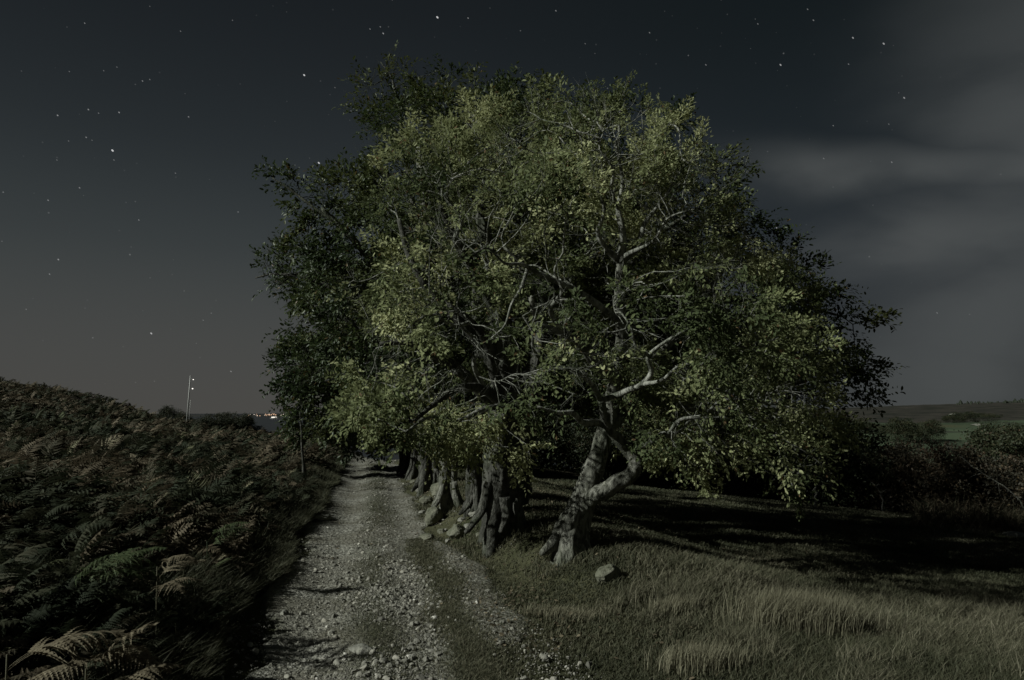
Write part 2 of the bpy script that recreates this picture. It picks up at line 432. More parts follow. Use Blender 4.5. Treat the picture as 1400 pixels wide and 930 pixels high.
def build_path():
    ys = np.concatenate([np.arange(-4, 12, .05), np.arange(12, 32, .12)]); ts = np.linspace(-1, 1, 44)
    T, Y = np.meshgrid(ts, ys)
    wl = 1.02 + (fbm(ys * 1.1, ys * 0 + 3, 4) - .5) * .7
    wr = 0.80 + .55 * sm(ys, 4.6, 5.6) * sm(-ys, -10, -7.5) + (fbm(ys * 1.2, ys * 0 + 33, 4) - .5) * .5
    S = np.where(T < 0, T * wl[:, None], T * wr[:, None])
    X = S - SL * Y
    Z = height(X, Y) + 0.022 - 0.09 * sm(np.abs(T), .86, 1.0)
    v = np.stack([X, Y, Z], -1).reshape(-1, 3); n = len(ts)
    i = np.arange(len(ys) - 1)[:, None] * n; j = np.arange(n - 1)[None, :]
    q = np.stack([i + j, i + j + 1, i + n + j + 1, i + n + j], -1).reshape(-1, 4)
    o = mesh_obj('path', v, [q], M_path, smooth=True); tag(o, kind='structure')
    a = o.data.attributes.new('grassy', 'FLOAT', 'POINT')
    s = v[:, 0] + SL * v[:, 1]
    g = np.exp(-((s - .05) / .22) ** 2) * .75 * sm(fbm(v[:, 0] * 1.5, v[:, 1] * .8, 3), .38, .6) + sm(np.abs(T.ravel()), .75, .97) * .8 + .9 * np.exp(-((s - .66) / .14) ** 2) * sm(-v[:, 1], -9.5, -8)
    a.data.foreach_set('value', np.clip(g, 0, 1).astype(np.float32))
build_path()

# ------------------------------------------------------------------ sea and far shore
SEA = -80.0
def disc(name, r, z, mat):
    a = np.linspace(0, 2 * math.pi, 97)[:-1]
    rr = [400, 1500, 6000, 20000, r]
    v = [(0, 0, z)]; f3 = []; f4 = []
    for k in rr: v += [(k * math.cos(t), k * math.sin(t), z) for t in a]
    n = len(a)
    for j in range(n): f3.append((0, 1 + j, 1 + (j + 1) % n))
    for k in range(len(rr) - 1):
        for j in range(n): f4.append((1 + k * n + j, 1 + (k + 1) * n + j, 1 + (k + 1) * n + (j + 1) % n, 1 + k * n + (j + 1) % n))
    return tag(mesh_obj(name, v, [np.array(f3), np.array(f4)], mat), kind='structure')
disc('sea', 40000, SEA, M_sea)
def headland():
    xs = np.linspace(-9000, 3000, 240); ys = np.linspace(12200, 14500, 8)
    X, Y = np.meshgrid(xs, ys)
    prof = np.sin(np.linspace(0, math.pi, 8))[:, None]
    Z = SEA - 4 + prof * (26 + 38 * fbm(xs / 900, xs * 0, 4))[None, :]
    v = np.stack([X, Y, Z], -1).reshape(-1, 3); n = len(xs)
    i = np.arange(7)[:, None] * n; j = np.arange(n - 1)[None, :]
    q = np.stack([i + j, i + j + 1, i + n + j + 1, i + n + j], -1).reshape(-1, 4)
    tag(mesh_obj('far_hills', v, [q], M_land, smooth=True), kind='structure')
headland()

def ico(sub=1):
    t = (1 + 5 ** .5) / 2
    v = np.array([(-1, t, 0), (1, t, 0), (-1, -t, 0), (1, -t, 0), (0, -1, t), (0, 1, t), (0, -1, -t), (0, 1, -t), (t, 0, -1), (t, 0, 1), (-t, 0, -1), (-t, 0, 1)], float)
    f = np.array([(0, 11, 5), (0, 5, 1), (0, 1, 7), (0, 7, 10), (0, 10, 11), (1, 5, 9), (5, 11, 4), (11, 10, 2), (10, 7, 6), (7, 1, 8), (3, 9, 4), (3, 4, 2), (3, 2, 6), (3, 6, 8), (3, 8, 9), (4, 9, 5), (2, 4, 11), (6, 2, 10), (8, 6, 7), (9, 8, 1)])
    v /= np.linalg.norm(v[0])
    for _ in range(sub):
        vl = list(map(tuple, v)); cache = {}; nf = []
        def mid(a, b):
            k = (min(a, b), max(a, b))
            if k not in cache:
                p = (np.array(vl[a]) + np.array(vl[b])) / 2; p /= np.linalg.norm(p); vl.append(tuple(p)); cache[k] = len(vl) - 1
            return cache[k]
        for a, b, c in f:
            ab, bc, ca = mid(a, b), mid(b, c), mid(c, a); nf += [(a, ab, ca), (b, bc, ab), (c, ca, bc), (ab, bc, ca)]
        v = np.array(vl); f = np.array(nf)
    return v, f
ICO0, ICO1, ICO2, ICO4 = ico(0), ico(1), ico(2), ico(4)

def tube(pts, rads, n=6, cap=True, flute=None):
    """tube mesh along points; flute(k, ring_angles) multiplies the radius"""
    pts = np.asarray(pts, float); m_ = len(pts)
    tg = np.gradient(pts, axis=0); tg /= np.linalg.norm(tg, axis=1)[:, None] + 1e-9
    ref = np.array((1.0, 0, 0)) if abs(tg[0][0]) < .8 else np.array((0, 1.0, 0))
    a = np.linspace(0, 2 * math.pi, n + 1)[:-1]
    V = []
    for k in range(m_):
        ref = ref - tg[k] * ref.dot(tg[k]); ref /= np.linalg.norm(ref) + 1e-9
        b = np.cross(tg[k], ref)
        rr = rads[k] * (flute(k, a) if flute else 1.0)
        rr = np.broadcast_to(rr, (n,))
        V.append(pts[k] + rr[:, None] * (np.cos(a)[:, None] * ref + np.sin(a)[:, None] * b))
    V = np.concatenate(V)
    i = np.arange(m_ - 1)[:, None] * n; j = np.arange(n)[None, :]; j2 = (j + 1) % n
    q = np.stack([i + j, i + j2, i + n + j2, i + n + j], -1).reshape(-1, 4)
    t = []
    if cap:
        V = np.vstack([V, pts[-1] + tg[-1] * rads[-1] * .6, pts[0]])
        e = (m_ - 1) * n
        t = [(e + k, e + (k + 1) % n, m_ * n) for k in range(n)] + [((k + 1) % n, k, m_ * n + 1) for k in range(n)]
    return V, q, np.array(t, int).reshape(-1, 3)
class MB:
    def __init__(s): s.v = []; s.q = []; s.t = []; s.n = 0
    def add(s, V, q=None, t=None):
        s.v.append(V)
        if q is not None and len(q): s.q.append(np.asarray(q) + s.n)
        if t is not None and len(t): s.t.append(np.asarray(t) + s.n)
        s.n += len(V)
    def build(s, name, mat, parent=None, smooth=True, origin=None):
        fs = []
        if s.q: fs.append(np.concatenate(s.q))
        if s.t: fs.append(np.concatenate(s.t))
        return mesh_obj(name, np.concatenate(s.v), fs, mat, parent, smooth, None, origin)

def smooth_poly(pts, rads, k=4):
    """Catmull-Rom resampling"""
    pts = np.asarray(pts, float); rads = np.asarray(rads, float)
    Pp = np.vstack([2 * pts[0] - pts[1], pts, 2 * pts[-1] - pts[-2]]); out = []; ro = []
    for i in range(1, len(Pp) - 2):
        for j in range(k):
            t = j / k
            a, b, c, d = Pp[i - 1], Pp[i], Pp[i + 1], Pp[i + 2]
            out.append(.5 * ((2 * b) + (-a + c) * t + (2 * a - 5 * b + 4 * c - d) * t * t + (-a + 3 * b - 3 * c + d) * t ** 3))
            ro.append(rads[i - 1] * (1 - t) + rads[i] * t)
    out.append(pts[-1]); ro.append(rads[-1])
    return np.array(out), np.array(ro)

def roughen(V, amp, scale, seed=0):
    out = V.copy(); o = Vector((seed * 7.3, seed * 1.7, 3.1))
    for i, p in enumerate(V):
        q = Vector(p) * scale; q.z *= .45; q += o
        n_ = mnoise.turbulence_vector(q, 4, False)
        r_ = mnoise.noise(q * 4.0)
        out[i] = p + np.array(n_) * amp + np.array(n_) * amp * r_ * .5
    return out
# ------------------------------------------------------------------ trees
def colonise(starts, attr, step, dk, seed, bias=(0, 0, 0), iters=90, di=1.6, jit=.25):
    """starts: list of (pos, parent_index, radius). Returns pos, parent, radius floor"""
    g = np.random.default_rng(seed)
    cap_ = 14000
    pos = np.zeros((cap_, 3)); par = np.full(cap_, -1); nch = np.zeros(cap_, int)
    n = len(starts)
    for i, (p, q, r) in enumerate(starts):
        pos[i] = p; par[i] = q
    n0 = n
    A = np.array(attr, float)
    alive = np.ones(len(A), bool)
    d = np.linalg.norm(A[:, None] - pos[None, :n], axis=2)
    near = d.argmin(1); nd = d.min(1)
    bias = np.array(bias, float)
    for it in range(iters):
        act = alive & ((nd < di) | (it < 25))
        if not act.any(): break
        idx = near[act]; v = A[act] - pos[idx]; v /= np.linalg.norm(v, axis=1)[:, None] + 1e-9
        un, inv = np.unique(idx, return_inverse=True)
        sv = np.zeros((len(un), 3)); np.add.at(sv, inv, v)
        ln = np.linalg.norm(sv, axis=1)
        dirs = sv / (ln[:, None] + 1e-9) + g.normal(0, jit, sv.shape) + bias
        dirs /= np.linalg.norm(dirs, axis=1)[:, None] + 1e-9
        keep = (nch[un] < 3)
        un2 = un[keep]; new = pos[un2] + dirs[keep] * step
        if len(new) == 0 or n + len(new) > cap_: break
        pos[n:n + len(new)] = new; par[n:n + len(new)] = un2; nch[un2] += 1
        dn = np.linalg.norm(A[:, None] - new[None], axis=2); mn = dn.min(1); am = dn.argmin(1) + n
        upd = mn < nd; nd[upd] = mn[upd]; near[upd] = am[upd]
        # attractors whose nearest node is saturated: nudge them off
        sat = alive & (nch[near] >= 3) & ~upd
        alive &= ~sat
        alive &= nd > dk
        n += len(new)
    return pos[:n], par[:n], n0

def clump_points(clumps, dens, g, shell=.45):
    out = []
    for c in clumps:
        px, py, D, r = c[:4]; asp = c[4] if len(c) > 4 else 1.0; vf = c[5] if len(c) > 5 else .85
        ctr = P(px, py, D); R_ = r / FPX * D
        k = max(14, int(dens * R_ ** 2 * 260))
        d = g.normal(0, 1, (k, 3)); d /= np.linalg.norm(d, axis=1)[:, None]
        q = g.uniform(shell, 1, k) ** .5
        d = d * q[:, None] * R_; d[:, 0] *= asp; d[:, 2] *= vf; d[:, 1] *= 1.1
        out.append(ctr + d)
        for _ in range(3):       # small sprigs standing proud of the clump
            e_ = g.normal(0, 1, 3); e_[2] = abs(e_[2]) * .6; e_ /= np.linalg.norm(e_)
            c2 = ctr + e_ * np.array((asp, 1, vf)) * R_ * g.uniform(1.0, 1.18)
            out.append(c2 + g.normal(0, R_ * .11, (5, 3)))
    return np.concatenate(out)

LEAF6 = np.array([(0, 0, 0), (.32, .24, .05), (.75, .20, .04), (1, 0, -.03), (.75, -.20, .04), (.32, -.24, .05)])
LEAF6_F = np.array([(0, 3, 2, 1), (0, 5, 4, 3)])
def norm(v): return v / (np.linalg.norm(v, axis=-1, keepdims=True) + 1e-9)
def leaves_mesh(pos, dirs, nrm, size, tint):
    """every leaf: two quads folded on the midrib"""
    x = norm(dirs); z = norm(nrm - x * (nrm * x).sum(-1, keepdims=True)); y = np.cross(z, x)
    n = len(pos)
    T = LEAF6
    V = pos[:, None] + size[:, None, None] * (T[None, :, 0:1] * x[:, None] + T[None, :, 1:2] * y[:, None] + T[None, :, 2:3] * z[:, None])
    F = (np.arange(n)[:, None, None] * 6 + LEAF6_F[None]).reshape(-1, 4)
    return V.reshape(-1, 3), F, np.repeat(tint, 2)

def tree(name, root, limbs, clumps, label, cat='tree', group=None, dens=1.0, step=.15, dk=.17, leaf=.062, per=20, spray=.3, spn=1.0,
         tip=.0042, wind=(.12, 0, .05), mats=(None, None, None), seed=1, roots=(), flute_amp=.07, bare=0.0, tint_mu=.5, lean=0, expo=2.3, up=.7, shell=.45, jit=.25, gaps=(), hollow=0.0):
    g = np.random.default_rng(seed)
    mtrunk, mtwig, mleaf = mats
    e = empty(name, root)
    tag(e, label, cat, group)
    # manual limbs -> chains of start nodes
    starts = []; manual = []
    for L in limbs:
        pts = np.array([q[0] for q in L]); rd = [q[1] for q in L]
        k = 5
        sp_, sr = smooth_poly(pts, rd, k)
        if L is not limbs[0] and sr[0] < .065: sr = sr * np.linspace(.85, .65, len(sr))
        wig = np.stack([np.cumsum(g.normal(0, .5, len(sp_))) for _ in range(3)], -1); wig -= np.linspace(0, 1, len(sp_))[:, None] * wig[-1]
        sp_[1:-1] += wig[1:-1] * sr[1:-1, None] * (.0 if L is limbs[0] else .10)
        manual.append((sp_, sr))
        prev = -1
        if starts and L is not limbs[0]:
            allp = np.array([s_[0] for s_ in starts]); prev = int(np.linalg.norm(allp - sp_[0], axis=1).argmin())
        b0 = 0 if prev == -1 else 1
        for i in range(b0, len(sp_)):
            starts.append((sp_[i], prev, sr[i])); prev = len(starts) - 1
    A = clump_points(clumps, dens, g, shell)
    # only the upper limb nodes may sprout
    pos, par, n0 = colonise(starts, A, step, dk, seed + 5, bias=np.array(wind) * .5, jit=jit)
    n = len(pos)
    kids = [[] for _ in range(n)]
    for i in range(n):
        if par[i] >= 0: kids[par[i]].append(i)
    acc = np.zeros(n); desc = np.zeros(n, int)
    for i in range(n - 1, -1, -1):
        if i >= n0 or not kids[i]:
            pass
    order = list(range(n0, n))[::-1]
    for i in order:
        if acc[i] == 0: acc[i] = tip ** expo
        p = par[i]; acc[p] += acc[i]; desc[p] += desc[i] + 1
    rad = np.maximum(acc, 1e-12) ** (1 / expo)
    # trunk
    tb = MB()
    sp_, sr = manual[0]
    ph = g.uniform(0, 6.28, 6)
    base_z = sp_[0][2]
    def fl(k, a):
        hgt = sp_[k][2] - base_z; w = flute_amp
        fl_ = np.maximum(np.sin(3 * a + ph[0] + hgt * .6), 0) ** 1.5 * .8 + np.maximum(np.sin(5 * a + ph[1]), 0) * .5
        return (1 + .9 * math.exp(-hgt / .16) * fl_) * (1 + w * (np.sin(3 * a + ph[0] + hgt * .6) * .6 + np.sin(5 * a + ph[1] - hgt * .7) * .45 + np.sin(9 * a + ph[2] + hgt) * .2 + np.sin(2 * a + ph[3]) * .3))
    tpts = np.vstack([sp_[0] - (0, 0, .35), sp_]); trad = np.concatenate([[sr[0]], sr])
    fine = np.linspace(0, len(tpts) - 1, len(tpts) * 3); fi = np.arange(len(tpts))
    tpts = np.stack([np.interp(fine, fi, tpts[:, c]) for c in range(3)], -1); trad = np.interp(fine, fi, trad); zz = tpts[:, 2]
    def fl2(k, a):
        hgt = max(zz[k] - base_z, 0); w = flute_amp
        fl_ = np.maximum(np.sin(3 * a + ph[0] + hgt * .6), 0) ** 1.5 * .8 + np.maximum(np.sin(5 * a + ph[1]), 0) * .5
        return (1 + .42 * math.exp(-hgt / .2) * fl_) * (1 + w * (np.sin(3 * a + ph[0] + hgt * .6) * .6 + np.sin(5 * a + ph[1] - hgt * .7) * .45 + np.sin(9 * a + ph[2] + hgt) * .25 + np.sin(2 * a + ph[3]) * .3))
    V_, q_, t_ = tube(tpts, trad, 56, True, fl2)
    tb.add(roughen(V_, sr[0] * .13, 5.5, seed), q_, t_)
    for k in range(int(len(sp_) * .25)):      # knots
        pass
    tb.build('trunk', mtrunk, e, origin=root)
    for rt in roots:
        rp, rr = smooth_poly([q[0] for q in rt], [q[1] for q in rt], 4); rr = rr * .78
        rb = MB(); ph2 = g.uniform(0, 6)
        V_, q_, t_ = tube(rp, rr, 16, True, lambda k, a: 1 + .16 * np.sin(2 * a + ph2 + k * .4) + .1 * np.sin(5 * a + k * .7)); rb.add(roughen(V_, rr[0] * .25, 8.0, seed + 1), q_, t_)
        rb.build('root', mtrunk, e, origin=root)
    for sp_, sr in manual[1:]:
        lb = MB(); ph3 = g.uniform(0, 6)
        V_, q_, t_ = tube(sp_, sr, 18 if sr[0] > .05 else 8, True, lambda k, a: 1 + .10 * np.sin(2 * a + ph3 + k * .2) + .07 * np.sin(5 * a + k * .5)); lb.add(roughen(V_, sr[0] * .15, 6.0, seed + 2) if sr[0] > .05 else V_, q_, t_)
        lb.build('limb', mtrunk if sr[0] > .05 else mtwig, e, origin=root)
    # grown branches
    bb = MB()
    done = np.zeros(n, bool)
    sm_pos = pos.copy()
    for i in range(n0, n):
        if kids[i] and par[i] >= n0:
            sm_pos[i] = .5 * pos[i] + .25 * pos[par[i]] + .25 * pos[kids[i][0]]
    sys_stack = []
    for i in range(n0, n):
        if par[i] < n0 and not done[i]: sys_stack.append(i)
    while sys_stack:
        i = sys_stack.pop(); ch = [par[i]]; j = i
        while True:
            ch.append(j); done[j] = True
            if not kids[j]: break
            ks = sorted(kids[j], key=lambda q: -rad[q])
            for k in ks[1:]: sys_stack.append(k)
            j = ks[0]
        pts = sm_pos[ch]; rr = rad[ch].copy(); rr[0] = rr[1] * 1.15
        rr[-1] = tip * .5
        bb.add(*tube(pts, rr, 4 if rr[1] < .008 else (6 if rr[1] < .02 else 9), False))
    # leaf sprays
    dirs_n = np.zeros((n, 3)); dirs_n[1:] = pos[1:] - pos[np.maximum(par[1:], 0)]
    dirs_n = norm(dirs_n)
    cand = np.array([i for i in range(n0, n) if desc[i] <= 3])
    cand = np.concatenate([cand, np.array([i for i in cand if desc[i] <= 1])])
    if spn > 1: cand = np.concatenate([cand] * int(spn))
    if bare > 0: 
        keep = g.random(len(cand)) > bare
    else: keep = np.ones(len(cand), bool)
    for (px, py, D_, r_) in gaps:      # places where the boughs carry hardly any leaves
        c0 = P(px, py, D_); ax = norm(c0 - np.array((0, 0, HC))); dl = pos[cand] - c0
        al = dl @ ax; pr = np.linalg.norm(dl - al[:, None] * ax, axis=1)
        q_ = (al / 1.1) ** 2 + (pr / (r_ / FPX * D_)) ** 2
        keep &= ~((q_ < 1) & (g.random(len(cand)) < .93))
    if hollow > 0:                     # leafy masses with open pockets between them
        pc = pos[cand]; hn = .5 * fbm(pc[:, 0] * 1.5 + 11, pc[:, 2] * 1.7 + 4, 2) + .5 * fbm(pc[:, 1] * 1.5 + 31, pc[:, 2] * 1.7 + pc[:, 0] * .8, 2)
        th = np.quantile(hn, hollow)
        keep &= ~((hn < th) & (g.random(len(cand)) < .85))
    centre = A.mean(0)
    out = norm(pos[cand] - centre)
    sd = norm(dirs_n[cand] * .7 + out * .55 + g.normal(0, .5, (len(cand), 3)) + np.array(wind))
    sl = spray * g.uniform(.55, 1.25, len(cand))
    # twig axis
    m0 = len(cand)
    side = norm(np.cross(sd, np.array((0, 0, 1.0)))); upv = np.cross(side, sd)
    w = tip * .45
    tw = np.stack([pos[cand] + side * w, pos[cand] - side * w, pos[cand] + upv * w, pos[cand] + sd * sl[:, None]], 1).reshape(-1, 3)
    ti = np.arange(m0)[:, None, None] * 4 + np.array([(0, 1, 3), (1, 2, 3), (2, 0, 3)])[None]
    bb.add(tw, None, ti.reshape(-1, 3))
    bb.build('branches', mtwig, e, origin=root)
    c2 = cand[keep]; sd = sd[keep]; sl = sl[keep]; m0 = len(c2); side = side[keep]
    cl_t = fbm(pos[c2][:, 0] * 1.6 + pos[c2][:, 1], pos[c2][:, 2] * 1.6, 3)
    pn = norm(np.array((0, 0, 1.0)) * up + out[keep] * .45 + g.normal(0, .42, (m0, 3)))
    ps = norm(np.cross(pn, sd)); 
    K = per
    t = (np.arange(K)[None] + g.random((m0, K))) / K
    sgn = np.where(np.arange(K) % 2, 1.0, -1.0)[None]
    branchlet = g.uniform(.0, .45, (m0, K)) * (1.05 - t)
    p = pos[c2][:, None] + sd[:, None] * (t * sl[:, None])[..., None] + ps[:, None] * (sgn * branchlet * sl[:, None])[..., None]
    p += g.normal(0, .012, p.shape); p[..., 2] -= (t ** 2 * sl[:, None] * .15)
    ld_ = sd[:, None] * .7 + ps[:, None] * sgn[..., None] * .7 + g.normal(0, .35, p.shape); ld_[..., 2] -= .12
    nr = pn[:, None] + g.normal(0, .26, p.shape)
    sz = leaf * g.uniform(.5, 1.3, (m0, K))
    tint = np.clip(tint_mu + (cl_t[:, None] - .5) * 2.2 + g.normal(0, .09, (m0, K)), 0, .86)
    rare = g.random((m0, K)) < .015; tint = np.where(rare, 1.0, tint)
    V, F, T = leaves_mesh(p.reshape(-1, 3), ld_.reshape(-1, 3), nr.reshape(-1, 3), sz.ravel(), tint.ravel())
    mesh_obj('crown', V, [F], mleaf, e, False, T, root)
    print('TREE', name, 'nodes', n, 'leaves', m0 * K)
    return e

def LB(D0, seq):
    """limb from (px, py, dD, r_px) tuples; D0 + dD is the forward distance"""
    out = []
    for (px, py, dd, r) in seq:
        D = D0 + dd; out.append((P(px, py, D), r / FPX * D))
    return out

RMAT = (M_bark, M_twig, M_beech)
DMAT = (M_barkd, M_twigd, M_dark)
row = 'beech trees in a row beside the track'
# --- nearest beech, forked and leaning over the meadow
g1 = G(782, 757); D1 = g1[1]
print('T1 at', g1)
limbs = [
    LB(D1, [(778, 772, 0, 22), (779, 752, .03, 22), (782, 733, .08, 21), (789, 706, .12, 18.5), (799, 678, .15, 17), (808, 650, .15, 14.5), (817, 622, .2, 13), (823, 600, .25, 12), (832, 565, .3, 10.5), (842, 510, .3, 9), (850, 455, .3, 8), (846, 400, .2, 7), (848, 356, .1, 6)]),
    LB(D1, [(797, 692, .08, 11), (812, 678, .04, 12), (832, 668, -.02, 12), (852, 656, -.08, 10.5), (864, 645, -.1, 9.5), (867, 632, -.1, 8.5), (858, 618, -.1, 7.5), (842, 600, -.15, 7), (828, 575, -.25, 6), (822, 545, -.4, 5.5)]),
    LB(D1, [(864, 628, -.1, 5.5), (872, 612, -.15, 4.8), (888, 606, -.2, 4.2), (906, 592, -.2, 3.4), (928, 590, -.2, 2.8), (945, 574, -.2, 2.2), (975, 570, -.2, 1.4)]),
    LB(D1, [(832, 584, -.05, 7), (812, 578, -.3, 6), (796, 578, -.5, 5.5), (782, 565, -.7, 5), (760, 564, -.8, 4), (735, 556, -.9, 2.5)]),
    LB(D1, [(822, 548, -.4, 5.5), (850, 538, -.7, 5.5), (876, 526, -.9, 5.5), (890, 508, -1.0, 4.5), (886, 486, -1.1, 3.5), (918, 462, -1.2, 3), (960, 440, -1.3, 2)]),
    LB(D1, [(846, 520, .2, 9), (815, 495, .0, 9), (795, 470, -.3, 7), (770, 455, -.5, 5), (735, 440, -.6, 4), (726, 405, -.7, 3)]),
    LB(D1, [(848, 358, .1, 7), (830, 340, .0, 5), (818, 318, -.1, 4), (826, 285, -.2, 3.5), (812, 250, -.3, 2.5)]),
    LB(D1, [(848, 358, .1, 7), (852, 325, .0, 6), (846, 285, -.1, 5.5), (851, 250, -.2, 4), (845, 210, -.2, 3)]),
    LB(D1, [(850, 357, .1, 6), (872, 338, .0, 5), (882, 305, -.1, 4.5), (905, 275, -.2, 3.5), (930, 235, -.2, 2.5)]),
    LB(D1, [(848, 440, .3, 7), (800, 405, .1, 6), (760, 385, -.2, 5), (722, 366, -.4, 4), (690, 340, -.5, 2.5)]),
    LB(D1, [(826, 590, .25, 9), (880, 545, .6, 6), (950, 500, .8, 5), (1020, 470, 1.0, 4), (1090, 455, 1.1, 4), (1150, 450, 1.1, 3)]),
    LB(D1, [(836, 560, .3, 8), (930, 450, 1.1, 5), (980, 380, 1.3, 4), (1020, 320, 1.3, 3)]),
    LB(D1, [(822, 548, -.4, 5), (805, 520, -.7, 4.5), (780, 505, -1.0, 4), (752, 500, -1.2, 3.5), (730, 480, -1.35, 3), (728, 455, -1.45, 2.5), (715, 432, -1.5, 2)]),
    LB(D1, [(752, 500, -1.2, 3), (735, 515, -1.35, 2.5), (705, 512, -1.45, 2.2), (680, 522, -1.5, 1.8), (655, 515, -1.5, 1.2)]),
    LB(D1, [(886, 486, -1.1, 3), (868, 470, -1.3, 2.6), (862, 445, -1.4, 2.2), (842, 428, -1.5, 1.8), (838, 405, -1.5, 1.2)]),
    LB(D1, [(876, 526, -.9, 4), (905, 520, -1.2, 3.2), (930, 500, -1.4, 2.6), (965, 496, -1.5, 2.2), (992, 474, -1.5, 1.5)]),
    LB(D1, [(770, 455, -.5, 4), (752, 425, -.9, 3.5), (768, 398, -1.1, 3), (758, 370, -1.2, 2.4), (770, 345, -1.2, 1.8)]),
    LB(D1, [(760, 385, -.2, 4.5), (742, 378, -.7, 4), (715, 362, -1.0, 4), (690, 360, -1.2, 3), (668, 340, -1.3, 2.2), (650, 345, -1.3, 1.4)]),
    LB(D1, [(722, 366, -.6, 3.5), (712, 395, -1.1, 3), (700, 415, -1.3, 2.5), (690, 445, -1.4, 2.2), (672, 462, -1.4, 1.4)]),
    LB(D1, [(848, 358, .1, 5), (862, 346, -.3, 4), (893, 330, -.7, 3.2), (912, 300, -.8, 2.6), (940, 288, -.9, 1.8)]),
    LB(D1, [(846, 285, -.1, 4), (835, 262, -.5, 3), (838, 232, -.7, 2.6), (820, 205, -.8, 2), (825, 180, -.8, 1.3)]),
    LB(D1, [(912, 597, -.4, 3.5), (930, 575, -.8, 3), (962, 568, -1.0, 2.5), (985, 548, -1.1, 2), (1020, 546, -1.1, 1.3)]),
    LB(D1, [(880, 545, .6, 7), (960, 560, .7, 6), (1040, 560, .6, 4.5), (1110, 560, .6, 3)]),
]
roots = [LB(D1, [(787, 694, .1, 15), (778, 712, .04, 16), (767, 730, 0, 14), (754, 745, -.05, 10), (738, 758, -.1, 4)]),
         LB(D1, [(783, 712, 0.06, 14), (777, 735, .0, 13), (769, 752, -.06, 9), (760, 766, -.14, 3)]),
         LB(D1, [(790, 722, .06, 11), (793, 745, .0, 10), (794, 765, -.05, 7), (797, 780, -.1, 3)])]
clumps = [(800,182,6.6,56),(862,215,6.8,50),(768,160,7.0,36),(722,210,7.1,50),(915,250,7.0,50),(950,290,7.4,42),(850,250,6.4,60),(770,270,5.9,60),(700,290,5.9,50),
 (920,300,6.7,62),(990,350,7,46),(885,400,5.0,50),(950,380,5.05,46),(995,405,5.3,36),(1040,375,7.4,36),(1080,480,6.9,50),
 (1010,450,6.0,62),(935,480,5.5,50),(855,455,5.4,45),(750,440,5.6,60),(1050,545,6.3,62),(1100,590,7.0,42),(960,550,6.1,50),(985,620,6.8,38),
 (1055,615,6.4,42),(770,525,5.6,42),(695,545,5.7,42),(815,505,6.0,28),(930,600,6.8,34),(640,330,6.0,40),
 (900,300,8.3,105),(1000,430,8.3,105),(790,370,8.2,100),(850,550,8.0,50),(830,480,8.2,70),(900,530,8.1,60),(850,200,8.2,75),(980,560,8.0,85),(1070,500,8.2,60),(930,610,7.6,40),(970,250,8,22),(742,150,7.0,22),(818,158,7.0,24),(938,190,7.6,9,2.4),(1130,640,6.9,22),(1080,650,7.2,22),(950,645,6.9,18)]
tree('beech_tree', g1, limbs, clumps, 'gnarled forked beech nearest along the track, its leaning grey trunk brightly moonlit',
     group=row, dens=1.0, step=.13, dk=.14, leaf=.044, per=28, spray=.30, spn=2, expo=2.15, mats=RMAT, seed=3, roots=roots, tint_mu=.5, wind=(.28, 0, .12), hollow=.42,
     gaps=[(852,320,6.3,60),(848,235,6.2,40),(895,290,6.2,36),(735,440,5.7,48),(765,385,5.9,42),(700,365,5.8,38),(892,500,5.9,48),(852,440,5.7,32),(775,545,6.0,52),(955,555,6.0,32),(700,510,5.8,34),(800,490,6.0,36),(850,560,6.2,45),(1010,440,6.8,26)])

# --- second beech: broad fluted trunk with buttress roots
g2 = G(690, 727); D2 = g2[1]
print('T2', g2)
limbs = [
    LB(D2, [(688, 742, 0, 31), (687, 715, 0, 28), (685, 685, 0, 26), (686, 650, 0, 25), (690, 610, 0, 24), (692, 560, 0, 22), (688, 500, 0, 18), (680, 430, 0, 13), (670, 350, -.1, 9), (655, 280, -.2, 6)]),
    LB(D2, [(700, 690, .2, 20), (706, 650, .2, 18), (712, 600, .1, 15), (725, 520, .0, 11), (740, 440, -.2, 8), (735, 360, -.2, 5)]),
    LB(D2, [(690, 540, -.1, 9), (676, 510, -.5, 7), (668, 475, -.8, 6), (645, 440, -1, 4.5), (612, 415, -1.1, 3)]),
    LB(D2, [(688, 560, -.1, 9), (665, 535, -.6, 6), (630, 530, -1, 5), (600, 548, -1.3, 4), (570, 572, -1.5, 3)]),
    LB(D2, [(690, 520, 0, 9), (640, 450, -.3, 8), (590, 400, -.5, 6), (560, 350, -.6, 4), (545, 300, -.6, 3)]),
    LB(D2, [(682, 440, 0, 8), (640, 360, -.3, 6), (610, 300, -.4, 4.5), (590, 250, -.5, 3)]),
    LB(D2, [(665, 535, -.6, 5), (648, 500, -.9, 4), (655, 470, -1.1, 3.2), (630, 445, -1.3, 2.4), (625, 415, -1.4, 1.5)]),
    LB(D2, [(645, 440, -1, 4), (620, 445, -1.2, 3), (590, 430, -1.4, 2.4), (560, 445, -1.5, 1.5)]),
    LB(D2, [(688, 555, -.2, 6), (660, 560, -.8, 5), (625, 575, -1.2, 4), (590, 570, -1.4, 3), (555, 590, -1.5, 1.8)]),
    LB(D2, [(640, 360, -.3, 5), (622, 330, -.7, 4), (632, 300, -.9, 3), (612, 270, -1.0, 2), (618, 240, -1.0, 1.3)]),
    LB(D2, [(686, 560, 0, 9), (620, 500, -.4, 7), (560, 470, -.7, 5), (520, 470, -.8, 3)]),
]
roots = [LB(D2, [(668, 660, -.2, 10), (662, 690, -.25, 10), (650, 712, -.35, 6), (636, 728, -.5, 3)]),
         LB(D2, [(690, 680, -.3, 8), (692, 705, -.35, 8), (684, 727, -.45, 4)]),
         LB(D2, [(706, 680, -.15, 8), (710, 710, -.2, 7), (716, 738, -.3, 3)])]
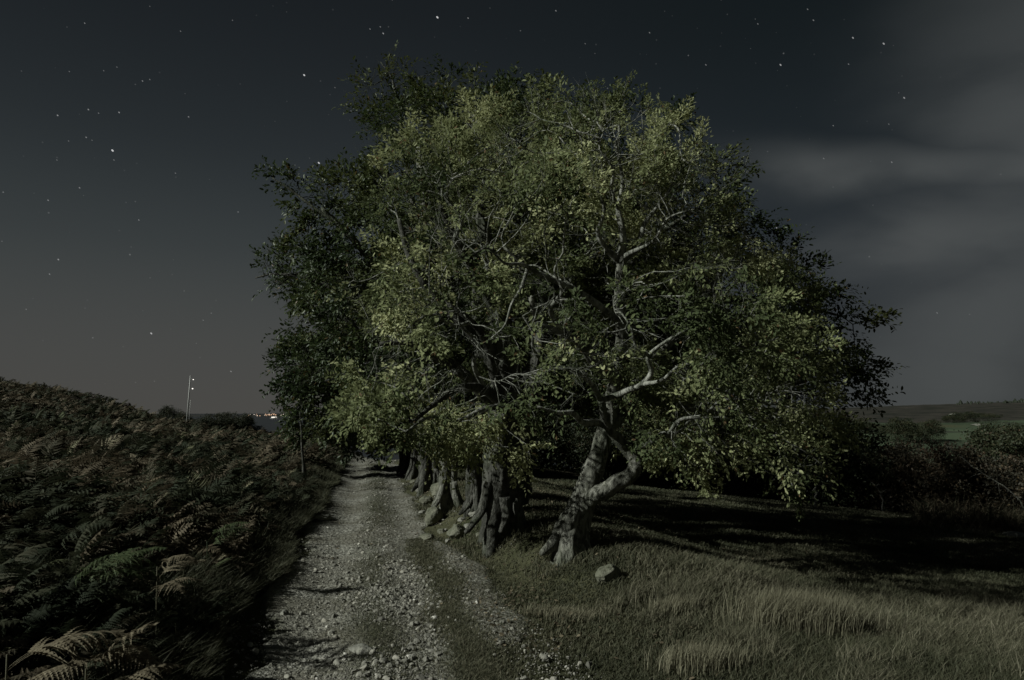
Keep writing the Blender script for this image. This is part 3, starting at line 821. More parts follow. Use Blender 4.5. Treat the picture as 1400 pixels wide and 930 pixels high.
clumps = [(600,240,8,55),(645,195,8.3,42),(655,265,7.6,50),(565,290,8,45),(620,330,7.2,52),(565,385,7.4,52),(645,410,6.9,52),(535,460,7.4,45),(600,475,7,52),
 (520,540,7.2,42),(545,572,7,36),(630,562,7,38),(505,580,7.4,24),(690,470,6.9,42),(600,540,7.2,45),(590,596,7.5,24),(635,606,7.8,22),(675,606,7.6,26),(712,618,7.5,20),(705,240,7.8,50),(520,400,8.2,45),(690,330,7.6,50),
 (490,560,7.7,28),(575,205,8.4,28),(650,170,8.6,25),(600,300,9,90),(600,450,9,90),(700,200,9,60),(560,540,9,60),(650,570,8.6,40)]
tree('beech_tree', g2, limbs, clumps, 'second beech of the row, with a broad fluted trunk on buttress roots',
     group=row, dens=.8, step=.15, dk=.16, leaf=.052, per=25, spray=.32, spn=2, mats=(M_barkd, M_twig, M_beech), seed=13, roots=roots, flute_amp=.17, tint_mu=.62, wind=(.05, 0, .1), hollow=.3,
     gaps=[(640,450,7.3,42),(600,530,7.2,36),(670,500,7.4,44),(560,480,7.6,24),(610,310,7.8,26),(650,540,7.5,36)])

# --- third beech: pale slender trunk with hollow between roots
g3 = G(613, 698); D3 = g3[1]
print('T3', g3)
limbs = [
    LB(D3, [(614, 712, 0, 13), (614, 690, 0, 13), (612, 665, 0, 12), (613, 640, 0, 11), (612, 610, 0, 11), (606, 560, 0, 11), (596, 480, 0, 10), (586, 380, 0, 8), (580, 280, 0, 6), (572, 200, 0, 4)]),
    LB(D3, [(604, 540, 0, 8), (560, 440, 0, 7), (510, 360, 0, 5), (465, 310, -.2, 3.5), (440, 285, -.3, 2.5)]),
    LB(D3, [(594, 460, 0, 7), (620, 330, 0, 6), (640, 220, 0, 4), (650, 150, 0, 3)]),
    LB(D3, [(470, 312, -.2, 3.5), (430, 285, -.2, 2.5), (400, 262, -.1, 2), (372, 243, -.1, 1.2)]),
    LB(D3, [(600, 520, 0, 8), (540, 480, 0, 6), (480, 440, 0, 4), (430, 420, 0, 2.5)]),
]
roots = [LB(D3, [(610, 655, -.1, 7), (602, 675, -.15, 7), (594, 692, -.25, 4), (588, 702, -.35, 2)]),
         LB(D3, [(618, 660, -.1, 7), (626, 685, -.15, 7), (634, 702, -.2, 3)])]
clumps = [(470,270,11,42),(430,290,11,34),(440,335,11,42),(485,370,10.6,52),(520,240,11.5,38),(455,410,11,42),(575,175,11.4,48),(640,150,11.4,34),(695,145,11.2,34),
 (545,185,11.5,26),(520,330,11,60),(500,440,10.6,45),(470,470,10.8,38),(520,520,10.6,40),(600,180,12,60),(660,160,12,50),(395,250,11,14,1.6),(368,242,11,8,1.5),(560,300,12,80),(540,420,12,70),
 (910,148,11.5,24,1.6),(830,130,11.5,26),(760,300,12,110),(820,450,12.5,100),(860,330,12.8,90),(700,420,12,100),(630,500,12,70),(930,480,12.4,80),(900,560,12.4,50)]  # large clumps hidden behind the near beech, added to shade the meadow
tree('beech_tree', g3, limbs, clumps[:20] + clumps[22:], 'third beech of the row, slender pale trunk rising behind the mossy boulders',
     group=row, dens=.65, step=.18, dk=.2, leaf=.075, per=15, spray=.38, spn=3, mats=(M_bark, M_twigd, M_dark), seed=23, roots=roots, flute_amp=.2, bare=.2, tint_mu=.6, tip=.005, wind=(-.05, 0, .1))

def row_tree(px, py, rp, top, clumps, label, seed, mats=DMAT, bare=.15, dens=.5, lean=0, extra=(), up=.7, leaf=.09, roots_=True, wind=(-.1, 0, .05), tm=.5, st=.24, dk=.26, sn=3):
    g = G(px, py); D = g[1]; print('T', label[:30], g)
    n = 8; seq = []
    for k in range(n):
        t = k / (n - 1); y = py + 12 - (py + 12 - top) * t
        seq.append((px + lean * t + random.uniform(-4, 4) * (t > .1), y, 0, rp * (1.15 - .85 * t)))
    limbs = [LB(D, seq)]
    for ex in extra: limbs.append(LB(D, ex))
    rts = []
    if roots_:
        for a in (-1, 1, -.4):
            rts.append(LB(D, [(px + a * rp * .5, py - 26, -.1, rp * .5), (px + a * rp * 1.1, py - 10, -.15, rp * .45), (px + a * rp * 1.9, py + 4, -.25, rp * .15)]))
    return tree('beech_tree', g, limbs, clumps, label, group=row, dens=dens * .6, step=st, dk=dk, leaf=leaf, per=18, spray=.5 if st > .2 else .4, spn=sn, mats=mats, seed=seed, roots=rts, flute_amp=.2, bare=bare, tip=.006, wind=wind, up=up, tint_mu=tm)
row_tree(656, 700, 15, 300, [(620,420,10,50),(650,330,10.2,60),(700,175,10.5,44),(740,150,10.5,28),(620,560,9.8,40),(690,580,9.8,40),(905,165,10.6,16,2,.6),(845,150,10.6,24),(655,135,11,22),(780,220,10.4,75),(740,420,10,80),(600,480,10.5,85),(700,510,10.5,65),(850,490,11,80),(780,330,10.4,90),(640,260,10.6,70),(880,400,11,80),  # big inner clumps here are unseen, added so the crown blocks more moonlight
    (935,165,10.2,8,2.2,.6),(900,250,9.8,55),(975,235,9.7,22,1.6,.6),(990,268,9.6,18,1.6,.6),(995,310,9.5,42,1.3),(1030,318,9.4,18,1.7,.5),(1055,362,9.4,26,1.7,.5),(1072,335,9.4,8,2.2,.6),(1060,425,9.3,55),(1100,392,9.3,16,1.9,.45),(1115,430,9.3,28,1.6,.6),
    (1140,405,9.3,8,2.4,.5),(1165,430,9.3,12,2.6,.45),(1185,436,9.3,9,2.6,.4),(1160,468,9.3,11,2.4,.45),(1160,500,9.3,13,2,.5),(1172,540,9.3,12,1.8,.5),(1095,490,9.3,42,1.3),(1140,478,9.3,14,1.9,.45),(1130,525,9.3,20,1.5,.6),(1090,550,9.3,40),(1150,548,9.3,18,1.9,.6),(1165,500,9.3,12,2,.5),(1130,590,9.3,22,1.4,.7),(1075,610,9.3,32,1.3),(1010,560,9.3,60),(950,380,9.6,80),(990,480,9.5,80)],
         'dark beech trunk standing tight behind the broad fluted one, roots arching over a hollow', 31, bare=.0, dens=1.5, leaf=.062, wind=(.3, 0, .08), tm=.45, st=.19, dk=.2, sn=3,
         extra=([(665, 560, 0, 9), (800, 460, -.2, 8), (930, 420, -.4, 6), (1050, 410, -.5, 3.5), (1150, 432, -.6, 1.5)], [(800, 460, -.2, 6), (880, 340, -.3, 5), (980, 270, -.4, 3)],
                [(800, 460, -.2, 6), (930, 500, -.4, 5), (1030, 530, -.6, 3.5), (1110, 540, -.6, 1.5)]))
row_tree(588, 668, 13, 250, [(560,170,14,60),(600,130,14,45),(520,150,14,40),(500,260,14,60),(430,370,14,45),(400,380,14,38),(470,440,14,60),(430,460,14,40),(540,110,14,30),(385,345,14,20),(440,500,14,40),(590,500,14,60),(680,300,15,90),(740,430,15.5,90),(700,200,15,60),(860,350,15,80),(800,260,15,70),(840,480,15,70),(600,350,15,80),(760,530,15.5,55),(920,500,15.5,60)],  # clumps right of the trunk are hidden, added to thicken the meadow shadow
         'fluted beech of the row standing just past the slender pale one', 37, bare=.78, dens=.9,
         extra=([(580, 520, 0, 7), (500, 430, -.3, 5), (430, 385, -.4, 3), (380, 375, -.4, 1.5), (350, 380, -.4, .8)], [(580, 400, 0, 6), (560, 250, 0, 4), (540, 120, 0, 1.8), (520, 85, 0, .8)]), leaf=.085)
row_tree(569, 652, 8, 330, [(440,500,18,55),(430,545,18,38),(470,560,18,40),(420,590-10,18,22),(480,470,18,50),(500,540,18,50),(410,520,18,22),(440,400,18,45),(405,560,18,14),(620,350,18,80),(680,450,18.5,80),(560,400,18,60),(760,400,18.5,80),(860,430,18.5,80),(760,280,18.5,60),(900,520,19,60),(780,530,19,50)],  # broad right-hand clumps added out of sight as shadow casters for the meadow
         'thin dark beech next to last in the row', 41, bare=0, dens=.75, extra=([(565, 560, 0, 5), (500, 530, 0, 4), (430, 545, 0, 2)],), leaf=.11)
row_tree(556, 645, 7, 400, [(500,560,20,40),(470,580,20,30),(530,590,20,35),(560,560,20,50),(450,520,20,40),(600,590,19,40),(480,600,20,18)],
         'farthest beech of the row, a thin dark trunk near the end of the track', 43, bare=0, dens=.8, leaf=.12)

# --- bare sapling on the left edge of the track
gs = G(415, 662); Ds = gs[1]
limbs = [LB(Ds, [(414, 668, 0, 2.2), (415, 640, 0, 2), (413, 615, 0, 1.6), (412, 590, 0, 1.2), (410, 565, 0, .8)]),
         LB(Ds, [(420, 664, 0, 1.6), (419, 648, .05, 1.4), (416, 632, 0, 1.2)]),
         LB(Ds, [(414, 622, 0, 1.2), (425, 606, 0, 1), (438, 596, 0, .6)])]
tree('sapling', gs, limbs, [(415,575,Ds,20),(430,590,Ds,18),(402,590,Ds,12),(412,555,Ds,14)], 'thin twin-stemmed sapling on the left verge of the track', 'sapling',
     dens=2.2, step=.12, dk=.13, leaf=.05, per=6, spray=.2, mats=(M_barkd, M_twigd, M_dark), seed=51, bare=.35, tip=.003, flute_amp=.1)

# ------------------------------------------------------------------ rocks
def rock(name, base, size, seed, mat, label, cat='rock', group=None, sink=.3, rot=0):
    v, f = ICO4; v = v.copy(); g = np.random.default_rng(seed)
    for _ in range(9):
        d = g.normal(0, 1, 3); d[2] *= .6; d /= np.linalg.norm(d); lim = g.uniform(.62, .9)
        k = v @ d; over = np.maximum(k - lim, 0); v -= over[:, None] * d * .92
    off = g.uniform(0, 50, 3)
    nn = np.array([mnoise.fractal(Vector(p * 1.6 + off), 1.0, 2.0, 5) for p in v])
    v *= (1 + .12 * nn)[:, None]
    v *= np.array(size)
    c, s_ = math.cos(rot), math.sin(rot); v = v @ np.array([[c, s_, 0], [-s_, c, 0], [0, 0, 1]])
    o = mesh_obj(name, v, [f], mat, None, True)
    o.location = (base[0], base[1], base[2] + size[2] * (1 - 2 * sink) ); 
    return tag(o, label, cat, group)
rk = [(592,716,(.22,.16,.17),3,'biggest mossy boulder on the track edge, cracked on its right side'),
      (600,676,(.20,.16,.14),4,'rounded pale boulder under the slender pale trunk'),
      (583,690,(.13,.11,.09),5,'mossy boulder between the biggest boulder and the pale rounded one'),
      (626,733,(.15,.12,.10),6,'half buried stone where the grass bank begins, right of the biggest boulder'),
      (585,738,(.16,.12,.05),7,'low flat stone at the foot of the biggest boulder'),
      (616,696,(.10,.08,.10),8,'small knobbly stone wedged at the foot of the slender pale trunk'),
      (440,712,(.20,.12,.06),9,'flat pale stone on the left edge of the track'),
      (648,706,(.10,.09,.06),10,'small stone under the arching roots behind the broad trunk'),
      (388,843,(.05,.045,.035),11,'fist sized pale stone in the left wheel rut'),
      (376,888,(.035,.03,.025),12,'small round pale stone at the left foot of the track'),
      (492,893,(.12,.08,.04),13,'broad flat stone bedded in the middle of the track'),
      (520,640,(.3,.2,.06),14,'flat slab lying across the far end of the track'),
      (832,792,(.17,.09,.085),27,'pointed grey boulder half sunk in the meadow grass right of the nearest beech'),
      (1388,735,(.3,.2,.08),15,'pale stone beside the dry weeds at the far side of the meadow')]
for (px, py, sz, sd_, lab) in rk:
    b = G(px, py); k = b[1] / 8.0 if b[1] > 6 else 1.0
    rock('boulder' if sz[0] > .14 else 'stone', b, sz if b[1] < 12 or py > 700 else (sz[0] * 1.1, sz[1] * 1.1, sz[2] * 1.1), sd_, M_mossrock if sd_ in (3, 4, 5, 6, 7, 27) else M_rock, lab, 'rock', None, .22, random.uniform(0, 3))
for k, (px, py, w_) in enumerate([(573, 672, .10), (604, 728, .09), (642, 722, .11), (655, 733, .08), (603, 704, .12), (566, 660, .12), (612, 741, .07), (668, 738, .09), (578, 702, .09), (560, 652, .12), (632, 712, .08), (596, 690, .10)]):
    rock('stone', G(px, py), (w_ * .85, w_ * .7, w_ * .42), 300 + k, M_mossrock if k % 2 else M_rock, 'small stone embedded in the rooty bank below the trunk row', 'rock', 'stones in the rooty bank', .3, k * 1.3)
# ------------------------------------------------------------------ gravel
def instance_mesh(T, F, pos, rotz, scale, tilt=None, tint=None, roll=None):
    """merge copies of a template (V,3)/(F,k)"""
    n = len(pos); c, s_ = np.cos(rotz), np.sin(rotz)
    sc_ = scale if np.ndim(scale) == 2 else np.repeat(np.asarray(scale)[:, None], 3, 1)
    V = T[None] * sc_[:, None]
    if tilt is not None:
        ct, st_ = np.cos(tilt), np.sin(tilt)
        x = V[..., 0] * ct[:, None] + V[..., 2] * st_[:, None]; z = -V[..., 0] * st_[:, None] + V[..., 2] * ct[:, None]
        V = np.stack([x, V[..., 1], z], -1)
    if roll is not None:
        cr, sr_ = np.cos(roll), np.sin(roll)
        y = V[..., 1] * cr[:, None] - V[..., 2] * sr_[:, None]; z = V[..., 1] * sr_[:, None] + V[..., 2] * cr[:, None]
        V = np.stack([V[..., 0], y, z], -1)
    X = V[..., 0] * c[:, None] - V[..., 1] * s_[:, None]; Y = V[..., 0] * s_[:, None] + V[..., 1] * c[:, None]
    V = np.stack([X, Y, V[..., 2]], -1) + pos[:, None]
    FF = (np.arange(n)[:, None, None] * len(T) + F[None]).reshape(-1, F.shape[1])
    tt = np.repeat(tint, len(F)) if tint is not None else None
    return V.reshape(-1, 3), FF, tt

def gravel():
    Vs, Fs, Ts = [], [], []; off = 0
    for tpl, cnt, ymin, ymax in ((ICO1, 16000, 3.4, 9.0), (ICO0, 15000, 6, 24)):
        for var in range(5):
            g = np.random.default_rng(100 + var + cnt)
            T = tpl[0].copy()
            for _ in range(6):
                d = g.normal(0, 1, 3); d /= np.linalg.norm(d); k = T @ d; T -= np.maximum(k - g.uniform(.4, .8), 0)[:, None] * d
            T *= 1 + g.normal(0, .07, (len(T), 1)); T *= np.array((1, g.uniform(.6, .95), g.uniform(.45, .75)))
            n = cnt // 5 * 2
            y = ymin * (ymax / ymin) ** g.random(n)
            s = g.normal(0, .62, n); s = np.where(g.random(n) < .5, g.normal(.32, .3, n), s)
            far_side = (g.random(n) < .05) & (y < 11); s = np.where(far_side, .95 + g.normal(0, .18, n) + .12 * (7 - y).clip(-3, 2), s)
            dn = fbm(s * 1.6 + 40, y * .9, 3) - .25 * np.exp(-((s - .68) / .14) ** 2) * (y < 9)
            ok = (dn > g.uniform(.30, .62, n)) & (s > -1.15) & (s < 1.7)
            y, s = y[ok], s[ok]; n = len(y)
            x = s - SL * y
            sz = np.minimum(.0042 * np.exp(g.exponential(.45, n)), .035)
            p = np.stack([x, y, height(x, y) + .022 + sz * .08], -1)
            tint = np.clip(g.normal(.5, .23, n), 0, 1)
            V, F, tt = instance_mesh(T, tpl[1], p, g.uniform(0, 6.28, n), sz, g.uniform(-.6, .6, n), tint)
            Vs.append(V); Fs.append(F + off); Ts.append(tt); off += len(V)
    o = mesh_obj('gravel', np.concatenate(Vs), [np.concatenate(Fs)], M_peb, None, False, np.concatenate(Ts))
    tag(o, 'loose pale gravel and pebbles strewn along the track', 'gravel', None, 'stuff')
gravel()

# ------------------------------------------------------------------ grass
def blades(n, x, y, hgt, wid, lean_amt, g, tint, wind=(.25, .05), z_off=0):
    a = g.uniform(0, 6.28, n); dx, dy = np.cos(a), np.sin(a)
    la = g.uniform(0, 6.28, n); l = hgt * lean_amt * g.uniform(.2, 1.2, n)
    lx = np.cos(la) * l + wind[0] * hgt * .8; ly = np.sin(la) * l + wind[1] * hgt
    z = height(x, y) - .01 + z_off
    b = np.stack([x, y, z], -1); w = np.stack([dx, dy, 0 * dx], -1) * wid[:, None] / 2
    m1 = b + np.stack([lx * .3, ly * .3, hgt * .55], -1); tp = b + np.stack([lx, ly, hgt * g.uniform(.75, 1, n)], -1)
    V = np.stack([b - w, b + w, m1 + w * .8, m1 - w * .8, tp], 1).reshape(-1, 3)
    i = np.arange(n)[:, None] * 5
    return V, i + np.array([[0, 1, 2, 3]]), i + np.array([[3, 2, 4]]), tint
def mk_grass(name, parts, mat, label):
    V = []; q = []; t = []; tt = []; off = 0
    for (v, a, b, ti) in parts:
        V.append(v); q.append(a + off); t.append(b + off); tt.append(ti); off += len(v)
    tt = np.concatenate(tt)
    o = mesh_obj(name, np.concatenate(V), [np.concatenate(q), np.concatenate(t)], mat, None, False, np.concatenate([tt, tt]))
    return o
def in_view(x, y, m=.12):
    return np.abs(x / y) < .75 + m
def grass():
    g = np.random.default_rng(77); parts = []
    # meadow right of the track
    n = 420000
    y = 3.3 * (19 / 3.3) ** (g.random(n) ** 1.05); u = g.uniform(-.35, .82, n); x = u * y; s = x + SL * y
    e0 = .95 + (fbm(y * 1.3, y * 0 + 33, 3) - .5) * .5
    lush = fbm(x / .8, y / .8, 3)
    rut = np.exp(-((s - 1.25 - .1 * (y - 5)) / .25) ** 2) * (y < 7.5)    # worn second rut
    ok = (s > e0) & (g.random(n) < sm(s, .75, 1.3) * (1 - .75 * rut))
    ok &= ~((y > 7.2) & (s < 2.2) & (g.random(n) < .65))
    x, y, s, lush = x[ok], y[ok], s[ok], lush[ok]; n = len(x)
    long_ = sm(s, 2.0, 3.0) * (1 - sm(y, 6.5, 9)) 
    h = (.035 + .04 * long_ + .05 * lush * (.4 + long_)) * g.uniform(.5, 1.5, n)
    tint = np.clip(.30 + .5 * (lush - .5) + .9 * (fbm(x / 1.6 + 50, y / 1.6, 3) - .5) + g.normal(0, .18, n) + .06 * long_, 0, 1)
    parts.append(blades(n, x, y, h, .0035 + .0009 * y, .7, g, tint)) if False else parts.append(blades(n, x, y, h, .0035 + .0009 * y, .7, g, tint))
    # rank tussocks nearer the camera, right of centre
    for (cx, cy, k, hh, sp_) in [(P(px, py, 1) , 0, 0, 0, 0) for px, py in ()] : pass
    for _ in range(330):
        yy = g.uniform(3.5, 6.6); uu = g.uniform(.06, .8); xx = uu * yy; ss = xx + SL * yy
        if ss < 1.9: continue
        if fbm(xx / 1.2 + 8, yy / 1.2, 2) < .45: continue
        k = 110; a = g.normal(0, .055, (2, k)); hh = g.uniform(.10, .24)
        parts.append(blades(k, xx + a[0], yy + a[1], hh * g.uniform(.5, 1.2, k), np.full(k, .005), .75, g, np.clip(g.normal(.6, .2, k), 0, 1)))
    # left verge
    n = 70000
    y = 3.3 * (26 / 3.3) ** g.random(n); s = -1.0 - np.abs(g.normal(0, .35, n)) + (fbm(y, y * 0 + 3, 3) - .5) * .5; x = s - SL * y
    h = (.08 + .10 * fbm(x, y, 2)) * g.uniform(.5, 1.6, n)
    parts.append(blades(n, x, y, h, .004 + .0008 * y, .7, g, np.clip(g.normal(.28, .17, n), 0, 1)))
    # grassy ridge between the track and its side rut
    n = 42000
    y = 3.3 * (9.5 / 3.3) ** g.random(n); s = .68 + g.normal(0, .11, n) + (fbm(y, y * 0 + 23, 3) - .5) * .25; x = s - SL * y
    parts.append(blades(n, x, y, .035 * g.uniform(.5, 1.7, n), .003 + .0008 * y, .8, g, np.clip(g.normal(.42, .2, n), 0, 1), z_off=.012))
    # thin grass growing in the track
    n = 60000
    y = 3.3 * (22 / 3.3) ** g.random(n); s = g.normal(.05, .16, n) + (fbm(y, y * 0 + 13, 3) - .5) * .3
    s = np.where(g.random(n) < .4, g.normal(.85, .15, n), s); x = s - SL * y
    ok = fbm(x * 1.8, y * .9, 3) > g.uniform(.42, .62, n); x, y = x[ok], y[ok]; n = len(x)
    parts.append(blades(n, x, y, .025 * g.uniform(.5, 1.8, n), .003 + .0008 * y, .8, g, np.clip(g.normal(.35, .2, n), 0, 1), z_off=.015))
    # grass under the bracken
    n = 26000
    y = 3.0 * (14 / 3.0) ** g.random(n); u = g.uniform(-.85, -.2, n); x = u * y; s = x + SL * y; ok = s < -1.2; x, y = x[ok], y[ok]; n = len(x)
    parts.append(blades(n, x, y, .2 * g.uniform(.4, 1.4, n), .005 + .0008 * y, .8, g, np.clip(g.normal(.12, .15, n), 0, 1)))
    for (gg, rr_, kk) in ((g1, .34, 1500), (g2, .5, 2200), (g3, .35, 900)):
        a = g.uniform(0, 6.28, kk); r_ = rr_ * g.uniform(.45, 1.5, kk); xx = gg[0] + r_ * np.cos(a); yy = gg[1] + r_ * np.sin(a) * .8
        parts.append(blades(kk, xx, yy, .08 * g.uniform(.4, 1.5, kk), np.full(kk, .008), .7, g, np.clip(g.normal(.35, .2, kk), 0, 1)))
    o = mk_grass('grass', parts, M_grass, ''); tag(o, 'short rough moonlit grass on the meadow, verges and track', 'grass', None, 'stuff')
grass()

def fallen():
    g = np.random.default_rng(88); n = 8000
    y = 4.5 * (16 / 4.5) ** g.random(n); s = g.normal(2.0, 1.5, n); x = s - SL * y
    ok = (s > -1.2) & ((s > .9) | (g.random(n) < .25)) & (fbm(x * 1.3, y * 1.3, 3) > g.uniform(.35, .62, n)); x, y = x[ok], y[ok]; n = len(x)
    p = np.stack([x, y, height(x, y) + g.uniform(.02, .045, n)], -1)
    V, F, T = leaves_mesh(p, g.normal(0, 1, (n, 3)) * (1, 1, .3), g.normal(0, .5, (n, 3)) + np.array((0, 0, 1.)), .042 * g.uniform(.5, 1.1, n), np.clip(g.normal(.55, .25, n), 0, 1))
    tag(mesh_obj('fallen_leaves', V, [F], M_litter, None, False, T), 'brown fallen beech leaves scattered in the grass under the trees', 'fallen leaves', None, 'stuff')
fallen()

def tuft(px, py, k, hh, spread, label, seed, name='grass_tuft'):
    b = G(px, py); g = np.random.default_rng(seed)
    a = g.normal(0, 1, (2, k)); x = b[0] + a[0] * spread; y = b[1] + a[1] * spread * .45
    v, q, t, ti = blades(k, x, y, hh * g.uniform(.55, 1.1, k), np.full(k, .0045), .30, g, np.clip(g.normal(.45, .22, k), 0, 1), wind=(.22, 0))
    o = mesh_obj(name, v, [q, t], M_tuft, None, False, np.concatenate([ti, ti]), b)
    tag(o, label, 'grass tuft')
tuft(1092, 868, 3400, .40, .20, 'tallest straw coloured tuft of grass, standing alone in the meadow', 5)
tuft(1180, 872, 900, .18, .22, 'lower pale tuft of dry grass just right of the tallest tuft', 6)
tuft(925, 838, 700, .17, .12, 'small bushy tuft of grass near the pointed boulder', 7)
tuft(960, 915, 1300, .21, .14, 'bright bleached tuft of grass below the pointed boulder near the track', 8)
tuft(770, 845, 1500, .11, .17, 'flattened dead grass tuft lying on the bank edge beside the track', 9)

# ------------------------------------------------------------------ bracken
def frond_template(L, pairs, curl, droop, detail, width=.34, seed=0):
    """a frond along +X rising in Z, fan of pinnae; detail 2 = toothed pinnae, 1 = plain, 0 = coarse"""
    g = np.random.default_rng(seed)
    V = []; F = []
    def arc(t):
        th = R(68) - R(curl) * t
        return th
    pts = [np.zeros(3)]
    N = 24
    for i in range(N):
        th = arc(i / N); pts.append(pts[-1] + np.array((math.cos(th), 0, math.sin(th))) * L / N)
    pts = np.array(pts)
    def at(t):
        f = t * N; i = min(int(f), N - 1); return pts[i] + (pts[i + 1] - pts[i]) * (f - i)
    w = .0035 * L / .7
    for i in range(0, N, 3 if detail < 2 else 2):
        j = min(i + (3 if detail < 2 else 2), N)
        k = len(V); V += [pts[i] + (0, w, 0), pts[i] - (0, w, 0), pts[j] - (0, w * .7, 0), pts[j] + (0, w * .7, 0)]; F.append((k, k + 1, k + 2, k + 3))
    for p in range(pairs):
        t = .22 + .78 * (p + .5) / pairs
        o = at(t); th = arc(t); tx = np.array((math.cos(th), 0, math.sin(th))); nz = np.array((-math.sin(th), 0, math.cos(th)))
        env = math.sin(math.pi * min(1, (1 - (p / pairs)) ** .8 * .62 + .0)) if p else .75
        env = (1 - p / pairs) ** .75
        ln = width * L * env * g.uniform(.8, 1.15)
        for sg in (-1, 1):
            d = np.array((0, sg, 0)) * math.cos(R(28)) + tx * math.sin(R(28)) + nz * g.uniform(-.45, .25)
            d /= np.linalg.norm(d); bw = np.cross(d, nz); bw /= np.linalg.norm(bw)
            sag = nz * -droop * ln
            wd = max(L / pairs * .42, .006)
            if detail == 2:
                K = 7
                a0 = None
                for q in range(K):
                    t0, t1 = q / K, (q + 1) / K
                    c0 = o + d * ln * t0 + sag * t0 * t0; c1 = o + d * ln * t1 + sag * t1 * t1
                    ww = wd * (1.05 - t0) * 1.25
                    for s2 in (-1, 1):
                        k = len(V)
                        V += [c0, c0 + (d * .55 + bw * s2) * ww, c0 + (d * .95 + bw * s2 * .95) * ww * .95, c1]
                        F.append((k, k + 1, k + 2, k + 3))
            elif detail == 1:
                k = len(V); mid = o + d * ln * .45 + sag * .2
                V += [o, mid + bw * wd * .8, o + d * ln + sag, mid - bw * wd * .8]; F.append((k, k + 1, k + 2, k + 3))
            else:
                k = len(V); mid = o + d * ln * .45 + sag * .2
                V += [o, mid + bw * wd * 1.1, o + d * ln + sag, mid - bw * wd * 1.1]; F.append((k, k + 1, k + 2, k + 3))
    return np.array(V), np.array(F)

def bracken():
    Vs, Fs, Ts = [], [], []; off = 0
    def batch(n, ymin, ymax, detail, L, seed, umin=-.9, pw=1.0):
        nonlocal off
        g = np.random.default_rng(seed)
        for var in range(6):
            T, F = frond_template(1.0, {2: 15, 1: 13, 0: 7}[detail], g.uniform(60, 130), g.uniform(.1, .45), detail, g.uniform(.30, .40), seed + var)
            k = n // 6
            y = ymin * (ymax / ymin) ** (g.random(k) ** pw)
            u = g.uniform(umin, -.12, k); x = u * y; s = x + SL * y
            edge = -1.35 + (fbm(y * .8, y * 0 + 7, 3) - .5) * .6
            ok = (s < edge) & (fbm(x / 1.1, y / 1.1, 2) > g.uniform(.1, .42, k))
            x, y, s = x[ok], y[ok], s[ok]; k = len(x)
            if not k: continue
            hh = L * g.uniform(.35, 1.2, k) * (.75 + .5 * fbm(x / 2.5, y / 2.5, 2)) * (.55 + .45 * sm(-s, 1.4, 2.6))
            z = height(x, y) + g.uniform(-.06, .22, k) * hh
            az = g.normal(R(10), 1.25, k)
            tn = fbm(x / 1.4 + 30, y / 1.4, 3)
            tint = np.clip(.42 + (tn - .5) * 1.7 + g.normal(0, .17, k), 0, .86)
            tint = np.where(g.random(k) < .035, g.uniform(.9, 1, k), tint)
            V, FF, tt = instance_mesh(T, F, np.stack([x, y, z], -1), az, hh, g.normal(.1, .4, k), tint, g.normal(0, .45, k))
            Vs.append(V); Fs.append(FF + off); Ts.append(tt); off += len(V)
    batch(5200, 2.4, 8.0, 2, .56, 500)
    batch(12000, 6.5, 22, 1, .58, 600)
    batch(26000, 18, 80, 0, .75, 700, -.98)
    o = mesh_obj('bracken', np.concatenate(Vs), [np.concatenate(Fs)], M_fern, None, False, np.concatenate(Ts))
    print('BRACKEN faces', sum(len(f) for f in Fs))
    tag(o, 'dense dying bracken covering the hillside left of the track', 'bracken', None, 'stuff')
bracken()

def fern_plant(px, py, D, fr, L, mat, label, seed, az0=0, spread=1.2):
    b = P(px, py, D); b[2] = H(b[0], b[1]) ; top = min(P(px, py, D)[2] - b[2], .6 if mat is M_fern_pale else .3)
    g = np.random.default_rng(seed)
    e = empty('bracken_plant', b); tag(e, label, 'fern')
    mb = MB(); mb.add(*tube(np.array([(0, 0, -.02), (.01, 0, top * .5), (.0, 0, top)]), [.006, .005, .004], 6)); mb.build('stem', M_tuft if mat is M_fern_pale else M_fern_green, e)
    for k in range(fr):
        T, F = frond_template(1.0, 17, g.uniform(50, 110), g.uniform(.15, .5), 2, .36, seed + k)
        V, FF, tt = instance_mesh(T, F, np.array([[0, 0, top * g.uniform(.6, 1)]]), np.array([az0 + g.uniform(-spread, spread)]), np.array([L * g.uniform(.75, 1.15)]), np.array([g.uniform(0, .5)]), np.array([.5]))
        tt = np.clip(g.normal(.5, .25, len(FF)), 0, 1)
        mesh_obj('frond', V, [FF], mat, e, False, tt)
fern_plant(10, 895, 3.0, 4, .48, M_fern_pale, 'bleached bracken plant in the bottom left corner of the photo', 61, .5, .5)
fern_plant(118, 905, 3.2, 3, .40, M_fern_pale, 'straw coloured bracken plant with a frond sweeping up to the right', 62, .2, .35)
fern_plant(130, 945, 3.0, 3, .36, M_fern_pale, 'curled bleached bracken plant at the bottom edge beside the sweeping frond', 63, .5, .3)
fern_plant(215, 775, 4.6, 4, .34, M_fern_pale, 'round knot of curled straw coloured bracken amid brown fronds', 64, 0, 1.6)
fern_plant(130, 715, 5.0, 4, .55, M_fern_green, 'bright green bracken plant above the brown ones on the hillside', 65, .3, .7)
fern_plant(100, 760, 4.6, 4, .50, M_fern_green, 'dull green bracken plant below the brightest green one', 66, .2, .9)
fern_plant(285, 700, 6.5, 3, .5, M_fern_green, 'yellowish green bracken plant near the verge of the track', 67, .2, .6)

